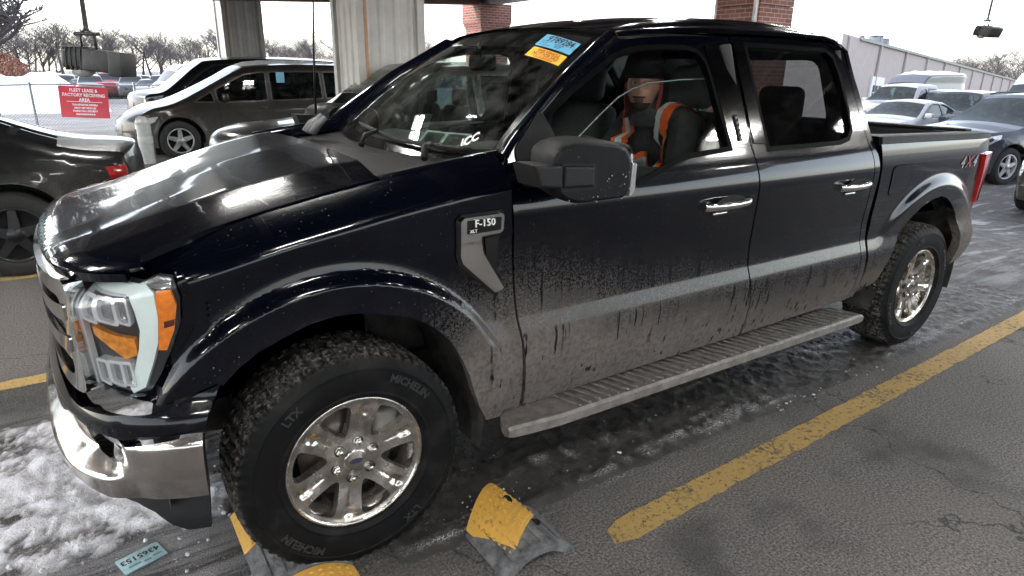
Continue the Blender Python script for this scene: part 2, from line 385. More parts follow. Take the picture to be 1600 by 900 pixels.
def metal_pillar(x, y, w, label):
    z0 = tz(x, y); t = thing('metal_pillar', label, 'pillar', (x, y, z0), 0, 'clad steel pillars carrying the canopy'); zt = cz(x)+.3-z0; h = w/2
    for (ax, ay), (nx, ny) in (((1, 0), (0, -1)), ((1, 0), (0, 1)), ((0, 1), (-1, 0)), ((0, 1), (1, 0))):
        g = MB(); prof = []
        for i, u in enumerate(np.linspace(-h, h, 25)): prof.append((u, (.0, .0, .018, .018, .0, .0)[i % 6]))
        P = []
        for u, d in prof:
            P.append([(ax*u+nx*(h+d), ay*u+ny*(h+d), z) for z in (0, zt)])
        g.grid(P, smooth=False); g.build('cladding', STEEL, t, normals=False)
    for sx in (-1, 1):
        for sy in (-1, 1):
            g = MB(); g.box((sx*h, sy*h, zt/2), (.10, .10, zt), .006, smooth=False); g.build('corner_trim', STEEL, t)
    g = MB(); g.box((-h+.06, -h-.045, zt/2), (.035, .03, zt)); g.build('trim_strip', mat('orange_trim', (.33, .19, .10), .6), t)
    g = MB(); g.box((h*.1, -h-.03, 1.42), (.10, .05, .16), .01); g.tube([(h*.1, -h-.03, .3), (h*.1, -h-.03, 1.36)], .014, 8); g.build('outlet_box', mat('outlet_grey', (.10, .10, .10), .5), t)
    return t
metal_pillar(2.80, 5.42, .78, 'broad beige ribbed steel pillar directly behind the truck windshield, the nearer one')
metal_pillar(3.42, 15.9, .86, 'beige ribbed steel pillar rising behind the dark minivans, the farther one')
def brick_mat():
    m = bpy.data.materials.new('red_brick'); g = NT(m); b = g.b; ob = g.n('TexCoord').outputs['Object']
    sp = g.n('SeparateXYZ'); g.l(ob, sp.inputs[0]); cb = g.n('CombineXYZ'); g.l(g.math('ADD', sp.outputs[0], sp.outputs[1]), cb.inputs[0]); g.l(sp.outputs[2], cb.inputs[1])
    br = g.n('TexBrick'); g.l(cb.outputs[0], br.inputs['Vector']); br.inputs['Scale'].default_value = 1; br.inputs['Brick Width'].default_value = .21; br.inputs['Row Height'].default_value = .072; br.inputs['Mortar Size'].default_value = .007
    br.inputs['Color1'].default_value = (.21, .072, .052, 1); br.inputs['Color2'].default_value = (.30, .12, .085, 1); br.inputs['Mortar'].default_value = (.42, .38, .35, 1)
    n = g.noise(ob, 14, 4, .6); g.l(g.mix(g.math('MULTIPLY', n, .3), br.outputs['Color'], (.12, .06, .05)), b.inputs['Base Color']); b.inputs['Roughness'].default_value = .9
    bp = g.n('Bump'); bp.inputs['Strength'].default_value = .8; bp.inputs['Distance'].default_value = .01; bp.invert = True; g.l(br.outputs['Fac'], bp.inputs['Height']); g.l(bp.outputs[0], b.inputs['Normal']); return m
BRICK = brick_mat()
def brick_pillar(x, y, label, downpipe):
    z0 = tz(x, y); t = thing('brick_pillar', label, 'pillar', (x, y, z0), 0, 'red brick pillars on the canopy edge'); zt = cz(x)-z0+.02
    g = MB(); g.box((0, 0, zt/2-.35), (.94, .94, zt-.7), .004, smooth=False); g.build('shaft', BRICK, t)
    if downpipe: g = MB(); g.box((0, 0, zt-.345), (.94, .94, .69)); g.build('shaft_top', BRICK, t)
    g = MB()
    for i in range(3 if not downpipe else 0): g.box((0, 0, zt-.70+.07*i+.035), (.98+.05*i, .98+.05*i, .07))
    if not downpipe: g.box((0, 0, zt-.245), (1.10, 1.10, .49)); g.build('capital', BRICK, t)
    if downpipe:
        for px, py in ((-.50, -.40), (-.43, .50)):
            g = MB(); g.box((px, py, zt/2), (.075, .06, zt), .01); g.build('downpipe', mat('white_pipe', (.60, .60, .60), .4), t)
brick_pillar(10.6, 15.6, 'red brick pillar at the far corner of the canopy, seen above the truck roof', False)
brick_pillar(10.12, 5.47, 'red brick pillar with pale downpipes, behind the rear of the truck cab', True)
g = MB()
# fluorescent strip lights on the underside of the canopy
TUBEM = mat('fluorescent_tube', (.9, .92, .8), .4, emit=52, ecol=(1., .975, .95)); FIXM = mat('fixture_white', (.6, .6, .58), .5)
lit = None; k = 0
for yy in (-5.8, -3.3, .4, 3.2, 8.4):
    for xx in (-5.4, -2.6, .2, 3.0, 5.8, 8.6):
        lab = 'lit twin tube strip light under the canopy ceiling, mirrored in the truck paint'
        if lit is None:
            lit = thing('strip_light', lab, 'ceiling light', (xx, yy, cz(xx)+.18), 0, 'strip lights under the canopy')
            g = MB(); g.box((0, 0, .09), (.72, .30, .05), .01); g.box((0, .16, .035), (.72, .02, .13)); g.box((0, -.16, .035), (.72, .02, .13)); g.tube([(0, 0, .1), (0, 0, .75)], .01, 6); g.build('fixture', FIXM, lit)
            for s in (-1, 1):
                g = MB(); g.tube([(-.33, s*.05, .035), (.33, s*.05, .035)], .017, 8); g.build('tube', TUBEM, lit)
        else:
            o = copy_tree(lit); o.location = (xx, yy, cz(xx)+.18)

# ---- hanging flood lamps
HOUS = mat('lamp_black', (.03, .03, .033), .45, var=.2, vscale=12, bump=.1)
def hanging_lamp(loc, rz, top, label, tilt):
    t = thing('hanging_lamp', label, 'flood lamp', loc, rz, 'flood lamps hung from the canopy')
    L = top-loc[2]; g = MB(); g.tube([(0, 0, .15), (.02, 0, L*.5), (.04, 0, L)], .018, 8); g.build('hanger_rod', mat('rod_grey', (.16, .16, .15), .4, .5), t)
    g = MB(); g.tube([(-.05, 0, .02), (-.05, 0, .13), (0, 0, .165), (.05, 0, .13), (.05, 0, .02)], .011, 6); g.tube([(-.09, 0, .13), (.09, 0, .13)], .016, 6); g.build('bracket', HOUS, t)
    rt = Matrix.Rotation(tilt, 3, 'Y'); g = MB(); g.box((-.09, 0, -.045), (.17, .20, .15), .03, 3, rot=rt); g.box((.075, 0, -.06), (.20, .22, .155), .012, 2, rot=rt, taper=(1, .9)); g.box((.22, 0, -.085), (.10, .24, .17), .01, 2, rot=rt); g.build('housing', HOUS, t)
    for k in range(4):
        g = MB(); g.box((-.13+.035*k, 0, -.045), (.008, .215, .165), rot=rt); g.build('cooling_fin', HOUS, t)
    g = MB(); g.lathe([(0, -.09), (.04, -.085), (.075, -.06), (.085, -.02), (.085, 0)], 20, c=(-.07, 0, -.09)); g.build('dome_lens', mat('clear_dome', (.55, .56, .55), .12, coat=1.), t); return t
hanging_lamp((-.40, 3.28, 1.745), R(-30), 3.3, 'black flood lamp hanging on a rod against the trees, left of the minivans', R(6))
rl = hanging_lamp((8.93, 1.14, 2.24), R(-118), 4.2, 'black flood lamp hanging against the sky above the parked cars behind the truck bed', R(24)); rl.scale = (.66, .66, .66)

# ================================================================== fence, sign, bollard, snow, far things
FM = mat('galvanised', (.25, .25, .245), .5, .6)
def chain_link():
    m = bpy.data.materials.new('chain_link'); g = NT(m); b = g.b; b.inputs['Base Color'].default_value = (.22, .22, .22, 1); b.inputs['Metallic'].default_value = .5; b.inputs['Roughness'].default_value = .55; return m
CL = chain_link()
fy = 18.6
def fence_z(x): return tz(x, fy)
fn = thing('chain_link_fence', 'grey chain link fence carrying a red sign, in front of the snowy lot', 'fence', (-1.2, fy, fence_z(0)))
fh = 1.42
posts = [-8.4, -6.0, -3.6, -1.27, 1.08, 3.4, 5.8]
for x in posts:
    g = MB(); g.tube([(x+1.2, 0, -.1), (x+1.2, 0, fh+.03)], .032, 8); g.lathe([(.036, 0), (.03, .03), (0, .045)], 8, c=(x+1.2, 0, fh+.03)); g.build('fence_post', FM, fn)
g = MB(); g.tube([(x+1.2, 0, fh-.02*math.sin((x)*2)) for x in np.linspace(-8.4, 5.8, 30)], .018, 6); g.build('top_rail', FM, fn)
g = MB(); st = .075; L = posts[-1]-posts[0]; n = int((L+fh)/st)
for i in range(n):
    for sgn in (1, -1):
        u0 = i*st-(fh if sgn > 0 else 0)+0; p = (u0, 0) ; q = (u0+fh, fh)
        if sgn < 0: p = (i*st, 0); q = (i*st-fh, fh)
        # clip to 0..L
        def cut(a, b):
            (x0, z0), (x1, z1) = a, b
            def lerp(t): return (x0+(x1-x0)*t, z0+(z1-z0)*t)
            ts = [0, 1]
            for lim in (0, L):
                if (x0-lim)*(x1-lim) < 0: ts.append((lim-x0)/(x1-x0))
            ts.sort(); r = [(lerp(s), lerp(e)) for s, e in zip(ts, ts[1:])]; return [k for k in r if 0 <= (k[0][0]+k[1][0])/2 <= L]
        for a, b in cut(p, q):
            w = .0035; o = posts[0]+1.2; dd = sgn*.002
            g.add([(o+a[0]-w, dd, a[1]), (o+a[0]+w, dd, a[1]), (o+b[0]+w, dd, b[1]), (o+b[0]-w, dd, b[1])], [(0, 1, 2, 3)])
g.build('wire_mesh', CL, fn, normals=False)
sg_ = thing('warning_sign', 'red notice with white lettering wired to the chain link fence', 'sign', (-.14, fy-.07, fence_z(0)+.98), R(2))
g = MB(); g.box((0, 0, 0), (1.10, .012, .80), .004); pl = g.build('sign_panel', mat('sign_red', (.50, .045, .055), .45, var=.06), sg_)
sg_.rotation_euler = (0, R(3.5), 0)
for i, (tx, s_, z) in enumerate((('FLEET LEASE &', .115, .30), ('FACTORY RECEIVING', .115, .18), ('AREA', .115, .06), ('TRANSPORTER DRIVERS', .062, -.07), ('DROP OFF VEHICLES', .062, -.15), ('PLEASE CALL SECURITY', .062, -.23))):
    text('sign_lettering', tx, lambda u, v, h, z=z: (u*.86, -.0075-h, z+v), s_, WHITET if 'WHITET' in globals() else mat('white_lettering', (.82, .82, .80), .5), sg_, .001, bold=.002)
g = MB()
for i in range(10): g.box((-.20+.044*i, -.0085, -.31), (.026, .003, .040))
g.build('fine_print', mat('white_lettering', (.82, .82, .80), .5), sg_)
g = MB(); g.box((0, -.008, .01), (.80, .003, .012)); g.build('rule_line', mat('white_lettering', (.82, .82, .80), .5), sg_)
bo = thing('bollard', 'round pale grey steel bollard standing in front of the minivan', 'bollard', (.47, 10.45, 0))
g = MB(); g.lathe([(.115, 0), (.115, .72), (.10, .77), (.05, .80), (0, .805)], 24); g.build('post', mat('bollard_grey', (.40, .41, .40), .45, var=.15), bo)
g = MB(); g.lathe([(.117, .35), (.121, .36), (.121, .46), (.117, .47)], 24); g.build('sleeve_band', mat('bollard_white', (.52, .53, .52), .4), bo); g = MB(); g.lathe([(.117, .67), (.121, .675), (.121, .72), (.11, .735)], 24); g.build('sleeve_band', mat('bollard_white', (.52, .53, .52), .4), bo)
# ================================================================== the pickup truck
CHROME = mat('chrome', (.70, .69, .67), .10, 1., var=.12, vscale=5, rvar=.05)
CHROME_D = mat('dirty_chrome', (.60, .57, .54), .17, 1., var=.16, vscale=9, rvar=.09, bump=.05, bscale=120)
BLACKP = mat('black_plastic', (.006, .006, .0068), .55, spec=.22, var=.25, vscale=30, bump=.25, bscale=500)
GLOSSB = mat('gloss_black_trim', (.001, .001, .0012), .08, coat=1., var=.1)
RUBBER = mat('rubber_seal', (.0008, .0008, .0009), .6, spec=.05, var=.2)
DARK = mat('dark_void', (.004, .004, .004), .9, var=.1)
CABIN = mat('cabin_plastic', (.035, .036, .038), .6, var=.15, bump=.15, bscale=300)
SEATM = mat('seat_cloth', (.06, .062, .066), .95, var=.2, vscale=60, bump=.3, bscale=400)

def paint_mat():
    m = bpy.data.materials.new('truck_paint'); g = NT(m); b = g.b
    tc = g.n('TexCoord'); ob = tc.outputs['Object']; sx = g.n('SeparateXYZ'); g.l(ob, sx.inputs[0]); x, y, z = sx.outputs
    n1 = g.noise(g.mapv(ob, (1, 1, 1)), 3.2, 6, .65); n2 = g.noise(ob, 115, 4, .75); n3 = g.noise(g.mapv(ob, (26, 26, .9)), 1.0, 4, .65)
    n4 = g.noise(ob, 55, 3, .6)
    # road film: thick along the sills, thinning upwards, drawn into runs by meltwater
    zz = g.math('ADD', z, g.math('MULTIPLY', g.math('SUBTRACT', n1, .5), .38))
    zz = g.math('ADD', zz, g.math('MULTIPLY', g.math('SUBTRACT', n3, .5), .16))
    zz = g.math('SUBTRACT', zz, g.math('MULTIPLY', g.math('MULTIPLY', g.rng(x, .20, .60), g.rng(x, 1.35, .65)), .15)); zz = g.math('SUBTRACT', zz, g.math('MULTIPLY', g.rng(x, 3.80, 4.15), .38))
    zz = g.math('ADD', zz, g.math('MULTIPLY', g.rng(x, 1.2, 2.4), .12)); low = g.rng(zz, 1.02, .58); thick = g.rng(zz, .84, .50)
    speck = g.rng(n2, .42, .60)
    runs = g.rng(n3, .64, .68, 1., .35)
    drip = g.math('MULTIPLY', g.rng(g.noise(g.mapv(ob, (46, 46, .35), (3, 3, 0)), 1.0, 2, .5), .61, .65), g.rng(n1, .36, .50)); film = g.math('MULTIPLY', g.math('MULTIPLY', low, g.math('MULTIPLY', speck, g.rng(n1, .30, .62, .35, 1.))), runs)
    film = g.math('MAXIMUM', g.math('MULTIPLY', film, .95), g.math('MULTIPLY', thick, g.rng(n4, .30, .62, .55, .98)))
    film = g.math('MULTIPLY', film, g.math('SUBTRACT', 1., g.math('MULTIPLY', drip, .88)))
    nose = g.rng(x, -.05, -.45); film = g.math('MULTIPLY', film, g.math('SUBTRACT', 1., g.math('MULTIPLY', nose, .96)))
    vd = g.n('TexVoronoi'); vd.inputs['Scale'].default_value = 75; g.l(ob, vd.inputs['Vector']); vc = g.n('SeparateColor'); g.l(vd.outputs['Color'], vc.inputs[0]); spots = g.math('MULTIPLY', g.math('MULTIPLY', g.rng(vd.outputs['Distance'], .20, .10), g.rng(vc.outputs[0], .70, .80)), g.rng(n1, .38, .62, .05, .55))
    film = g.math('MAXIMUM', film, spots)
    n5 = g.noise(g.mapv(ob, (70, 70, 5)), 1.0, 3, .6); salt = g.math('MULTIPLY', g.math('MULTIPLY', g.rng(n5, .66, .72), thick), g.rng(n1, .5, .65))
    # dust lying on the upward faces
    geo = g.n('NewGeometry'); sn = g.n('SeparateXYZ'); g.l(geo.outputs['Normal'], sn.inputs[0])
    up = g.math('MULTIPLY', g.rng(sn.outputs[2], .75, .98), g.rng(n1, .3, .75, .0, .010))
    film = g.math('MAXIMUM', film, up)
    dirt = g.mix(n1, (.086, .075, .067), (.152, .135, .122))
    dirt = g.mix(g.math('MULTIPLY', salt, .6), dirt, (.42, .41, .40)); g.l(g.mix(film, (.0008, .0013, .0040), dirt), b.inputs['Base Color'])
    g.l(g.rng(film, 0, .7, .16, .85, False), b.inputs['Roughness'])
    b.inputs['Coat Roughness'].default_value = .03; b.inputs['Coat IOR'].default_value = 1.34
    g.l(g.math('SUBTRACT', 1., g.math('MULTIPLY', film, 1.3, True), True), b.inputs['Coat Weight'])
    g.l(g.rng(film, 0, .5, .12, .15, False), b.inputs['Specular IOR Level'])
    bp = g.n('Bump'); bp.inputs['Strength'].default_value = .06; bp.inputs['Distance'].default_value = .001; g.l(film, bp.inputs['Height']); g.l(bp.outputs[0], b.inputs['Normal'])
    return m
PAINT = paint_mat()
GLASS = glass_mat('clear_glass', (.88, .93, .91), dust=.012)
WGLASS = glass_mat('windshield_glass', (.74, .84, .79), dust=.07)  # extra dust here paints a haze standing in for the ceiling reflection
TINT = glass_mat('tinted_glass', (.15, .16, .17), dust=.01)
LENS = glass_mat('lamp_lens', (.97, .98, .99), refl=.55, dust=.0)
DRLM = mat('milky_light_guide', (.70, .78, .75), .22, coat=.6, var=.06, emit=.0)
AMBER = mat('amber_lens', (.75, .20, .015), .2, coat=.8, var=.2, vscale=60)
REDL = mat('red_lens', (.42, .012, .014), .12, coat=1., var=.25, vscale=25)
WHITET = mat('white_lettering', (.82, .82, .80), .5)
BLACKT = mat('black_lettering', (.01, .01, .012), .6)

# ---- plan curve of the body: s is x along the side, then runs round the nose
CPL = [(5.2, -1.0), (.6, -1.0), (.2, -1.0), (-.1, -1.0), (-.28, -.998), (-.42, -.98), (-.55, -.935), (-.655, -.855), (-.722, -.74), (-.755, -.58), (-.772, -.4), (-.782, -.2), (-.785, 0), (-.782, .2), (-.772, .4), (-.755, .58), (-.722, .74), (-.655, .855)]
_cc = catmull(CPL[2:], 24)
_S = .2-np.r_[0, np.cumsum(np.hypot(*np.diff(_cc, axis=0).T))]
_cc = np.vstack([[(5.2, -1.0)], _cc]); _S = np.r_[5.2, _S]
_t = np.gradient(_cc, axis=0); _t /= np.linalg.norm(_t, axis=1)[:, None]; _nn = np.c_[_t[:, 1], -_t[:, 0]]
if _nn[1][1] > 0: _nn = -_nn
_nn[0] = (0, -1)
for _i in range(4): _nn[2:-2] = (_nn[1:-3]+_nn[2:-2]*2+_nn[3:-1])/4
_nn /= np.linalg.norm(_nn, axis=1)[:, None]
S0 = float(np.interp(0, _cc[1:200, 1], _S[1:200])) if False else float(_S[np.argmin(np.abs(_cc[:, 1])+np.where(_cc[:, 0] > 0, 9, 0))])
def plan(s):
    s = np.asarray(s, float); a = -_S
    return [np.interp(-s, a, c) for c in (_cc[:, 0], _cc[:, 1], _nn[:, 0], _nn[:, 1])]
W_z = smtab([.30, .36, .42, .50, .60, .70, .735, .80, .90, 1.02, 1.12, 1.19, 1.23, 1.29, 1.345, 1.80, 1.86, 1.95],
            [.86, .895, .925, .955, .982, .992, .986, .966, .963, .972, .984, .990, .984, .966, .940, .735, .690, .60], .010)
ZE = smtab([-.9, -.60, -.4, -.2, .165, .574, .8], [1.09, 1.170, 1.218, 1.262, 1.333, 1.386, 1.41], .09)
XF = smtab([0, .4, .58, .74, .82, .86, 1.], [-.785, -.772, -.755, -.72, -.665, -.62, -.55], .02)
W_f = smtab([.30, .42, .55, .75, .95, 1.10, 1.20, 1.5], [.90, .935, .962, .968, .978, .988, .990, .990], .02)
W_b = smtab([.3, .45, .52, .62, .70, .735, .80, .95, 1.10, 1.22, 1.30, 1.36], [.88, .925, .955, .985, .992, .985, .966, .972, .984, .988, .980, .965], .012)
TILT = .036
FC, RC = (-.03, .42), (3.69, .44)
def flare(s, z, c, ri, ro, h, sq=1.):
    r = np.hypot((s-c[0])*sq, z-c[1]); return h*smooth(ro, ri, r)
def D_cab(s, z): return W_z(z)-1
def D_fend(s, z):
    k = smooth(.30, .60, s); w = W_f(z)*(1-k)+np.where(z > 1.12, W_f(z), W_z(z))*k; t = np.clip(1-(ZE(s)-z)/.11, 0, 1.3); w = w-.13*t*t
    return w-1+flare(s, z, FC, .615, .665, .030)-.012*np.exp(-((np.hypot(s-FC[0], z-FC[1])-.70)/.04)**2)*(s > -.4)+.0*s
def D_bed(s, z):
    w = W_b(z)-.055*np.clip((s-4.10)/.30, 0, 1.4)**2
    return w-1+flare(s, z, RC, .60, .69, .032)*np.where(s < RC[0], smooth(.70, 1.0, z), 1.)
_db1 = smtab([.3, .40, .47, .55, .60, .655, .69, .72, .8], [-.02, .0, .03, .055, .062, .066, .045, .03, .0], .006)
_db2 = smtab([.3, .44, .49, .555, .608, .66, .70, .8], [.0, .045, .062, .070, .004, .012, .012, .0], .005)
def D_bump(s, z):
    s_ = np.where(s < S0, 2*S0-s, s); k = smooth(-.62, -.70, s_); return _db1(z)*(1-k)+_db2(z)*k
def surf(D, off=0., sgn=-1):
    def f(s, z):
        s = np.asarray(s, float); z = np.asarray(z, float)
        x, y, nx, ny = plan(s); d = D(s, z)+off
        return np.stack([x+nx*d, (y+ny*d)*(1 if sgn < 0 else -1), z+0*s], -1)
    return f
def surf3(D, sgn=-1, off=0.):
    return lambda u, v, h: surf(D, off+h, sgn)(np.array([u]), np.array([v]))[0]
CEN = (1.6, 0, .9)

truck = thing('pickup_truck', 'muddy black crew cab pickup truck with chrome wheels and open driver window in the foreground', 'pickup truck', (0, 0, 0))

# ---- outlines in (s, z)
A0 = math.pi
arch_f = [(-.445, .693), (-.425, .735), (-.385, .80), (-.34, .845), (-.28, .886), (-.213, .914), (-.13, .942), (-.05, .953), (.02, .948), (.083, .934), (.15, .915), (.20, .897), (.265, .858), (.323, .808), (.362, .755), (.392, .698), (.42, .63), (.442, .556), (.475, .48), (.525, .39)]
door_f = [(.61, 1.352), (.604, 1.267), (.607, 1.177), (.62, 1.03), (.651, .763), (.706, .448), (.724, .375)]
fender = [(.704, .375)]+[(x-.009, z) for x, z in reversed(door_f[:-1])]+[(.60, 1.384), (.40, ZE(.40)-.004), (.165, ZE(.165)-.004), (-.02, ZE(-.02)-.004), (-.2, ZE(-.2)-.004), (-.4, ZE(-.4)-.004), (-.575, 1.168), (-.575, 1.137),
          (-.48, 1.144), (-.446, 1.133), (-.429, 1.085), (-.431, 1.035), (-.443, .971), (-.493, .90), (-.547, .806), (-.575, .752), (-.50, .775), (-.40, .808)]+arch_f[2:]
for sg in (-1, 1):
    def fsurf(s, z, f0=surf(D_fend, 0, sg), k=2*TILT*(sg > 0)):
        P = f0(s, z); P[..., 2] -= k*smooth(.9, 1.15, z)*smooth(.25, -.55, s); return P
    panel('front_fender', [fender], fsurf, PAINT, truck, .011 if sg < 0 else .03, .05, ref=CEN)
    panel('headlight_surround', [[(-.425, .80), (-.42, 1.14), (-.59, 1.14), (-.80, 1.125), (-.80, .76), (-.60, .735)]], surf(D_fend, -.03, sg), PAINT, truck, .03, 0, ref=CEN)
# ---- doors
door_b = [(1.955, 1.828), (1.945, 1.65), (1.938, 1.49), (1.927, 1.36), (1.945, 1.235), (1.960, 1.11), (1.968, .965), (1.970, .81), (1.978, .72), (2.001, .639), (2.030, .50), (2.046, .412)]
cab_r = [(2.845, 1.80), (2.885, 1.72), (2.905, 1.60), (2.915, 1.44), (2.935, 1.331), (2.955, 1.256), (2.975, 1.152), (2.985, 1.02), (2.985, .88), (2.99, .72), (3.03, .53), (3.04, .44)]
win_f = [(.80, 1.285), (1.0, 1.262), (1.18, 1.264), (1.25, 1.277), (1.313, 1.297), (1.42, 1.33), (1.52, 1.346), (1.776, 1.362), (1.766, 1.50), (1.757, 1.65), (1.745, 1.715), (1.71, 1.752), (1.64, 1.766), (1.50, 1.764), (1.38, 1.757), (1.29, 1.742), (1.22, 1.722), (1.07, 1.645), (.96, 1.588), (.853, 1.524), (.81, 1.44)]
win_r = [(2.046, 1.347), (2.30, 1.348), (2.624, 1.351), (2.70, 1.366), (2.743, 1.406), (2.757, 1.5), (2.755, 1.67), (2.733, 1.755), (2.68, 1.784), (2.40, 1.789), (2.052, 1.792)]
frontdoor = door_f+[(1.0, .392), (1.5, .402), (2.037, .410)]+[(x-.005, z) for x, z in reversed(door_b)][1:]+[(1.6, 1.818), (1.40, 1.805), (1.256, 1.785), (1.10, 1.70), (.932, 1.609), (.768, 1.493), (.70, 1.447), (.655, 1.413), (.625, 1.381)]
reardoor = [(2.055, .412), (2.5, .42), (2.972, .434)]+[(x-.055, z) for x, z in reversed(cab_r)][1:-1]+[(2.77, 1.79), (2.70, 1.825), (2.4, 1.834), (1.963, 1.83)]+[(x+.005, z) for x, z in door_b[1:-1]]
cabcorner = [(2.982, .438), (3.04, .44)]+list(reversed(cab_r))[1:]+[(2.80, 1.845), (2.705, 1.832), (2.776, 1.795)]+[(x-.048, z) for x, z in cab_r[1:-1]]
for sg in (-1, 1):
    fd = panel('front_door', [frontdoor, win_f], surf(D_cab, 0, sg), PAINT, truck, .024, .03, ref=CEN)
    rd = panel('rear_door', [reardoor, win_r], surf(D_cab, 0, sg), PAINT, truck, .024, .03, ref=CEN)
    panel('cab_corner', [cabcorner], surf(D_cab, 0, sg), PAINT, truck, .024, .03, ref=CEN)
    if sg < 0:
        gl = [(.79, 1.25), (1.18, 1.245), (1.33, 1.275), (1.52, 1.33), (1.785, 1.345), (1.772, 1.644), (1.60, 1.64), (1.395, 1.626), (1.30, 1.603), (1.214, 1.572), (1.10, 1.51), (.978, 1.438), (.86, 1.37)]
        panel('window_glass', [gl], surf(D_cab, -.022, sg), GLASS, fd, .05, .006, ref=CEN)
        w = MB(); pth = surf(D_cab, -.024, sg)(np.array([.86, .978, 1.10, 1.214, 1.30, 1.395, 1.60, 1.772]), np.array([1.37, 1.438, 1.51, 1.572, 1.603, 1.626, 1.64, 1.644])); w.tube(pth, .0035, 6)
        w.build('glass_edge', mat('glass_edge', (.10, .14, .125), .2, coat=.5), fd)
    else:
        panel('window_glass', [grow(win_f, .01)], surf(D_cab, -.022, sg), GLASS, fd, .05, .006, ref=CEN)
    panel('window_glass', [grow(win_r, .01)], surf(D_cab, -.016, sg), TINT, rd, .05, .006, ref=CEN)
    panel('window_seal', [grow(win_f, .016), grow(win_f, -.004)], surf(D_cab, .004, sg), RUBBER, fd, .03, .02, ref=CEN)
    panel('window_seal', [grow(win_r, .016), grow(win_r, -.004)], surf(D_cab, .004, sg), RUBBER, rd, .03, .02, ref=CEN)
    bt = panel('pillar_trim', [[(1.792, 1.375), (1.90, 1.372), (1.916, 1.40), (1.928, 1.50), (1.935, 1.65), (1.94, 1.79), (1.765, 1.785), (1.772, 1.65), (1.782, 1.50)]], surf(D_cab, .006, sg), GLOSSB, fd, .03, .01, ref=CEN)
    panel('pillar_trim', [[(1.945, 1.372), (2.03, 1.366), (2.03, 1.50), (2.034, 1.65), (2.036, 1.80), (1.962, 1.80), (1.955, 1.65), (1.950, 1.50)]], surf(D_cab, .006, sg), GLOSSB, rd, .03, .01, ref=CEN)
    if sg < 0:
        panel('door_keypad', [roundpoly([(1.838, 1.385), (1.862, 1.385), (1.866, 1.49), (1.85, 1.497), (1.842, 1.49)], .006)], surf(D_cab, .012, sg), BLACKP, fd, .02, .008, ref=CEN)
        kb = MB()
        for i in range(5): kb.box(surf3(D_cab, sg)(1.852, 1.398+i*.021, .014), (.012, .004, .013), .003)
        kb.build('keypad_buttons', mat('keypad_button', (.22, .22, .23), .35), fd)
    # chrome pull handles over a flat dark ellipse painted as recess shade
    for dr, x0, x1 in ((fd, 1.583, 1.888), (rd, 2.600, 2.878)):
        zc = 1.122; S3 = surf3(D_cab, sg)
        panel('handle_recess_shade', [[(x0+.08+.11*(1+math.cos(a)), zc-.006+.042*math.sin(a)) for a in np.linspace(0, 2*math.pi, 24, endpoint=False)]], surf(D_cab, .002, sg), DARK, dr, .03, 0, ref=CEN)
        h = MB(); n = 22; rows = []
        for t in np.linspace(0, 1, n):
            s = x0+(x1-x0)*t; lift = .012+.032*math.sin(math.pi*min(1, max(0, t*1.02)))**.5; hh = .019-.004*t; dd = .012
            rows.append([S3(s, zc+hh*math.cos(a), lift+dd*math.sin(a)) for a in np.linspace(0, 2*math.pi, 12, endpoint=False)])
        h.grid(rows, closed_v=True); h.add(rows[0], [list(range(12))]); h.add(rows[-1], [list(range(12))])
        for s in (x0+.03, x1-.035): h.box(S3(s, zc, .012), (.05, .03, .03), .006)
        h.box(S3(x0+.115, zc-.038, .006), (.09, .014, .014), .005)
        h.build('door_handle', CHROME, dr)
# ---- A pillars, roof, back wall
def roof_section(x):
    zd = float(np.interp(x, [1.26, 1.4, 1.6, 1.95, 2.5, 2.72, 2.88], [1.793, 1.810, 1.823, 1.835, 1.838, 1.832, 1.80]))
    zr = float(smtab([1.2, 1.26, 1.42, 1.6, 1.9, 2.25, 2.6, 2.8, 2.9], [1.805, 1.822, 1.858, 1.882, 1.90, 1.906, 1.892, 1.868, 1.835], .05)(x))
    yd = float(W_z(zd))+.002
    h = [(-yd, zd+.007), (-yd+.018, zd+.030), (-.668, zr-.028), (-.635, zr-.004), (-.585, zr+.010), (-.40, zr+.025), (-.2, zr+.032), (0, zr+.035)]
    return h+[(-a, b) for a, b in reversed(h[:-1])]
def roof_pts():
    rows = []
    for x in np.r_[np.linspace(1.262, 2.80, 40), 2.84, 2.87, 2.89]:
        c = catmull(roof_section(min(x, 2.88)), 5); k = (x-2.80)/.09 if x > 2.80 else 0
        bow = .045*max(0, 1-(x-1.262)/.3)
        rows.append([(x-bow*(1-(y/.66)**2)*(abs(y) < .66)-(.03*k if 0 else 0), y*(1-.01*k), z-.035*k*k) for y, z in c])
    return np.array(rows)
RP = roof_pts()
MB().grid(RP).build('roof_panel', PAINT, truck, auto=R(50))
wb = np.array([(.64, -.80, 1.362), (.575, -.62, 1.342), (.535, -.35, 1.328), (.52, 0, 1.322), (.535, .35, 1.328), (.575, .62, 1.342), (.64, .80, 1.362)])
wt = np.array([(1.268, -.635, 1.812), (1.245, -.45, 1.834), (1.228, -.22, 1.846), (1.222, 0, 1.849), (1.228, .22, 1.846), (1.245, .45, 1.834), (1.268, .635, 1.812)])
WB, WT = catmull(wb, 6), catmull(wt, 6)
def ws_pt(a, t):
    """a 0..1 across (driver to passenger), t 0..1 up the windshield"""
    i = a*(len(WB)-1); b = np.array([np.interp(i, np.arange(len(WB)), WB[:, k]) for k in range(3)]); c = np.array([np.interp(i, np.arange(len(WT)), WT[:, k]) for k in range(3)])
    p = b+(c-b)*t; bul = .035*math.sin(math.pi*t)*(1-.5*abs(2*a-1)**3); return p+bul*np.array([-.58, 0, .81])
def ws_h(a, t, h): return ws_pt(a, t)+h*np.array([-.58, 0, .81])
g = MB(); g.grid([[ws_pt(a, t) for a in np.linspace(0, 1, 41)] for t in np.linspace(0, 1, 17)]); wsh = g.build('windshield', WGLASS, truck)
